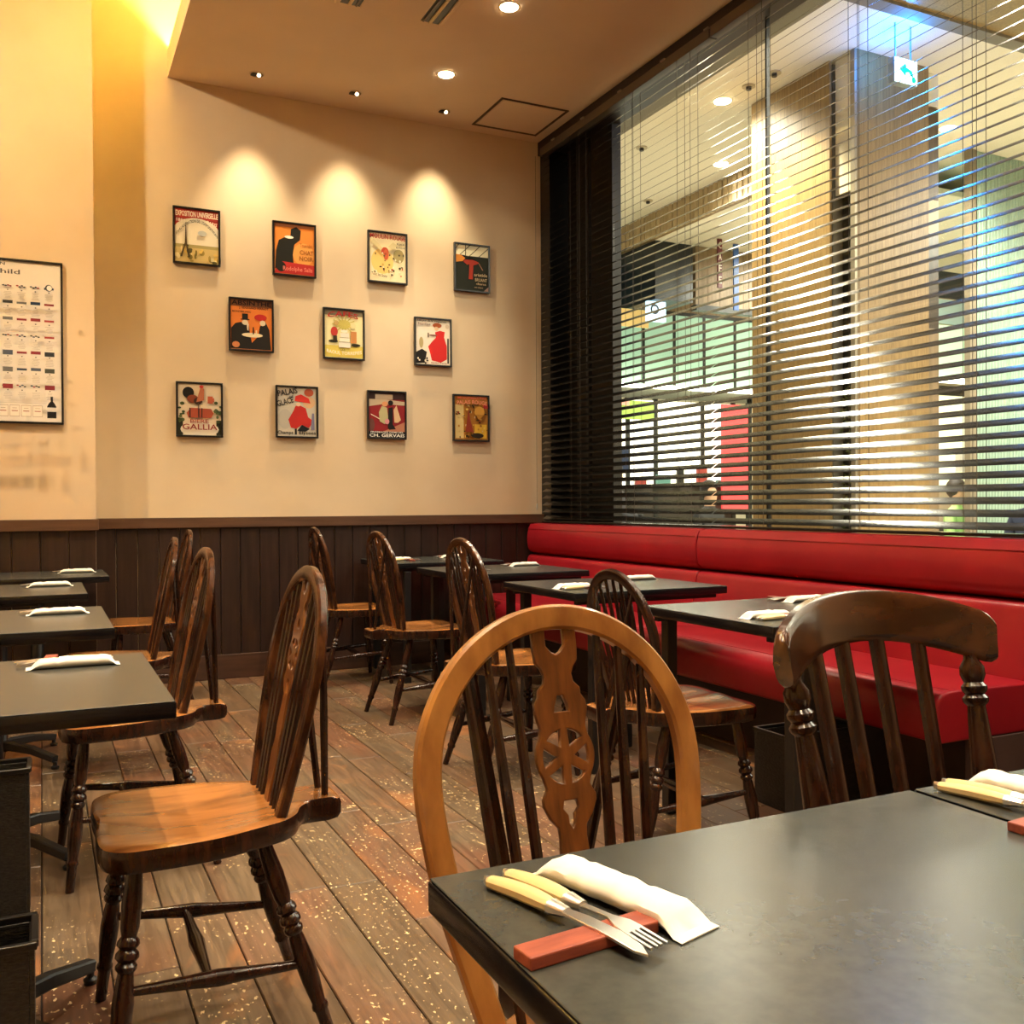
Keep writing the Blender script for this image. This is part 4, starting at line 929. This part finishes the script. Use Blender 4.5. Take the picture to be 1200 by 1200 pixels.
# emergency exit sign
ex = empty('exit_sign', (5.10, 4.60, 3.80), label='lit white exit sign with a green arrow hanging in the mall', cat='sign')
obj('case', box(-.105, .105, 0, .05, 0, .165, bev=.003), flat('sign_case', (.30, .38, .42), .4), ex)
obj('lit_face', box(-.098, .098, -.004, 0, .006, .159), flat('exit_white', (.9, 1, 1), .4, emit=(.62, .95, 1), estr=3.2), ex)
arrow = curve_mesh([[(-.065, 0), (-.005, .045), (-.005, .018), (.05, .0), (.065, -.045), (.035, -.03), (.02, -.012), (-.005, -.018), (-.005, -.045)]], .001)
for v in arrow.vertices: v.co = Vector((v.co.x, -.006+v.co.z, v.co.y+.09))
obj('arrow', arrow, flat('exit_green', (0, .35, .18), .4, emit=(0, .5, .25), estr=1.0), ex)
man = curve_mesh([[(-.012, -.02), (.012, -.02), (.02, 0), (.008, .02), (-.01, .02), (-.018, .004)]], .001)
for v in man.vertices: v.co = Vector((v.co.x+.065, -.006+v.co.z, v.co.y+.035))
obj('pictogram', man, MATS['exit_green'], ex)
for sx in (-.07, .07): obj('hanger', box(sx-.004, sx+.004, .02, .028, .165, .398), MATS['sign_case'], ex)
lamp('POINT', (5.02, 4.52, 4.05), 5, (.0, .24, 1), size=.05, name='exit_sign_light')
lamp('POINT', (5.16, 4.75, 4.08), 3.5, (.0, .22, 1), size=.05, name='exit_sign_light')

# mall downlights: lit discs where the photograph shows them, real lamps in each
MD = [(4.79, 6.10, 'bright round mall downlight beyond the blinds, left of the pillar near the top'), (5.66, 7.235, 'smaller lit mall downlight beyond the blinds, left of the pillar'), (6.85, 5.74, 'lit mall downlight beyond the blinds, right of the pillar')]
for i, (x, y, lab) in enumerate(MD):
    t = empty('mall_downlight', (x, y, MZ), label=lab, cat='ceiling light', group='lit mall downlights')
    obj('trim_ring', torus_ring(.07, .008), M_mceil, t, True); obj('lens', disc(.062, -.008, -.001), M_lamp, t, True)
for x, y in [(4.79, 6.10), (5.6, 7.2), (4.3, 3.3), (6.85, 5.6), (8.6, 4.6)]: lamp('SPOT', (x, y, MZ-.06), 185, (1, .92, .74), spot=150, blend=.8, size=.2, name='mall_lamp')
for i, (x, y, w_) in enumerate([(4.80, 5.80, 'beside the bright downlight'), (4.82, 5.54, 'nearest the timber pillar'), (4.77, 7.2, 'in the middle of the pale ceiling'), (5.66, 8.43, 'just above the fluted bulkhead'), (4.78, 7.85, 'at the dark window jamb')]):
    t = empty('mall_sprinkler', (x, y, MZ), label='small round mall ceiling fitting beyond the blinds '+w_, cat='ceiling fitting', group='small mall ceiling fittings')
    obj('plate', disc(.05, -.008, 0), flat('plate_beige', (.5, .42, .28), .5), t, True); obj('nozzle', disc(.02, -.03, -.008, 12), M_iron, t, True)
# broad mall fill from added area lamps, no fixtures there
lamp('AREA', (4.9, 1.2, 4.0), 100, (1, .93, .76), size=2.2, name='mall_fill_light')
lamp('AREA', (8.5, 3.0, 3.98), 190, (1, .93, .76), size=2.0, name='mall_fill_light')
lamp('AREA', (8.2, 7.6, 3.85), 120, (1, .94, .78), size=1.5, name='mall_fill_light')
lamp('SPOT', (4.55, 5.55, MZ-.03), 130, (1, .86, .55), aim=(.22, 0, -1), spot=80, blend=.7, size=.05, name='pillar_wash')

# people in the mall, glimpsed between slats
def person(x, y, rz, label, top, bottom, hair, sit=True, s=1.0):
    t = empty('person', (x, y, 0), rz, label=label, cat='person')
    J = {'pel': (0, 0, .50), 'bel': (0, 0, .64), 'che': (0, .0, .86), 'nek': (0, -.01, 1.02), 'hd0': (0, -.02, 1.09), 'hd1': (0, -.025, 1.18), 'hd2': (0, -.02, 1.26)}
    if not sit:
        J = {k: (v[0], v[1], v[2]+.42) for k, v in J.items()}
    z0 = 0 if sit else .42
    V = [Vector(J[k]) for k in ('pel', 'bel', 'che', 'nek', 'hd0', 'hd1', 'hd2')]; Rr = [.15, .135, .155, .055, .075, .088, .06]
    E_ = [(i, i+1) for i in range(6)]
    def add(p, r, par): V.append(Vector(p)); Rr.append(r); E_.append((par, len(V)-1)); return len(V)-1
    for sx in (-1, 1):
        a = add((sx*.17, 0, .96+z0), .062, 2); a = add((sx*.22, -.03, .72+z0), .048, a); a = add((sx*.15, -.24, .66+z0), .036, a); add((sx*.10, -.32, .68+z0), .026, a)
        if sit: a = add((sx*.10, -.05, .48), .085, 0); a = add((sx*.12, -.42, .50), .062, a); a = add((sx*.12, -.44, .10), .045, a); add((sx*.12, -.55, .05), .04, a)
        else: a = add((sx*.09, 0, .80), .088, 0); a = add((sx*.10, -.04*sx, .48), .062, a); a = add((sx*.10, .03*sx, .09), .045, a); add((sx*.10, -.10+.03*sx, .05), .04, a)
    me = bpy.data.meshes.new('body'); me.from_pydata([tuple(v*s) for v in V], E_, []); o = bpy.data.objects.new('body', me); link(o, t)
    sk = o.modifiers.new('skin', 'SKIN'); sk.use_smooth_shade = True
    for i, sv in enumerate(me.skin_vertices[0].data): sv.radius = (Rr[i]*s, Rr[i]*s*.85); sv.use_root = (i == 0)
    o.modifiers.new('sub', 'SUBSURF').levels = 1
    zz = (1.04+z0)*s
    m, tt, b, L = nt('skin_and_clothes'); tc = tt.nodes.new('ShaderNodeTexCoord'); sp = tt.nodes.new('ShaderNodeSeparateXYZ'); L.new(tc.outputs['Object'], sp.inputs[0])
    r1 = tt.nodes.new('ShaderNodeMath'); r1.operation = 'GREATER_THAN'; r1.inputs[1].default_value = zz; L.new(sp.outputs[2], r1.inputs[0])
    r0 = tt.nodes.new('ShaderNodeMath'); r0.operation = 'GREATER_THAN'; r0.inputs[1].default_value = (.57+z0)*s; L.new(sp.outputs[2], r0.inputs[0])
    m1 = tt.nodes.new('ShaderNodeMix'); m1.data_type = 'RGBA'; m1.inputs[6].default_value = (*bottom, 1); m1.inputs[7].default_value = (*top, 1); L.new(r0.outputs[0], m1.inputs[0])
    m2 = tt.nodes.new('ShaderNodeMix'); m2.data_type = 'RGBA'; m2.inputs[7].default_value = (.55, .32, .2, 1); L.new(m1.outputs[2], m2.inputs[6]); L.new(r1.outputs[0], m2.inputs[0])
    L.new(m2.outputs[2], b.inputs['Base Color']); b.inputs['Roughness'].default_value = .7; me.materials.append(m)
    bm = bmesh.new(); bmesh.ops.create_uvsphere(bm, u_segments=14, v_segments=9, radius=1)
    for v in bm.verts:
        v.co = Vector((v.co.x*.098, v.co.y*.105+.012, v.co.z*.115)); 
        if v.co.y < -.03 and v.co.z < .04: v.co.y = -.03
        v.co = (v.co+Vector((0, -.015, 1.215+z0)))*s
    obj('hair', bm, flat('hair_'+hair, hexc(hair), .6), t, True); return t
def stool(x, y, label):
    t = empty('cafe_chair', (x, y, 0), label=label, cat='chair', group='cafe chairs in the mall')
    obj('seat', box(-.2, .2, -.2, .2, .33, .37, bev=.01), M_iron, t); obj('backrest', box(-.2, .2, .26, .285, .40, .80, bev=.01), M_iron, t)
    for sx in (-1, 1):
        for sy in (-1, 1): obj('leg', box(sx*.18-.012, sx*.18+.012, sy*.18-.012, sy*.18+.012, 0, .33), M_iron, t)
stool(7.42, 5.35, 'dark cafe chair under the person in a navy jacket in the mall'); person(7.42, 5.35, rad(-70), 'seated person in a navy jacket at the far right beyond the blinds', (.02, .03, .07), (.45, .35, .22), '1E1814')
stool(8.7, 7.2, 'dark cafe chair under the person in a pale green top in the mall'); person(8.7, 7.2, rad(20), 'seated person in a pale green top between the pillar and the green wall', (.40, .62, .22), (.03, .03, .03), '2A1E16')
stool(6.55, 8.6, 'dark cafe chair in front of the lit far shop'); person(6.55, 8.6, rad(10), 'seated person in dark clothes in front of the lit far shop', (.02, .02, .02), (.03, .03, .03), '14100E')
person(5.55, 8.9, rad(40), 'standing person in dark clothes at the left end of the far shop', (.02, .02, .025), (.02, .02, .02), '14100E', sit=False, s=.86)
# dark tables of the far cafe
for i, (x, y) in enumerate([(5.5, 7.9), (6.3, 7.5), (7.3, 8.4)]):
    t = empty('cafe_table', (x, y, 0), label='dark round cafe table in front of the lit far shop, '+['leftmost', 'middle one', 'rightmost'][i], cat='table', group='cafe tables in the mall')
    obj('top', turned((0, 0, .70), (0, 0, .73), [(0, .33), (1, .33)], 20), M_iron, t, True); obj('stem', turned((0, 0, .02), (0, 0, .70), [(0, .03), (1, .03)], 10), M_iron, t); obj('foot', turned((0, 0, 0), (0, 0, .02), [(0, .2), (1, .2)], 16), M_iron, t)
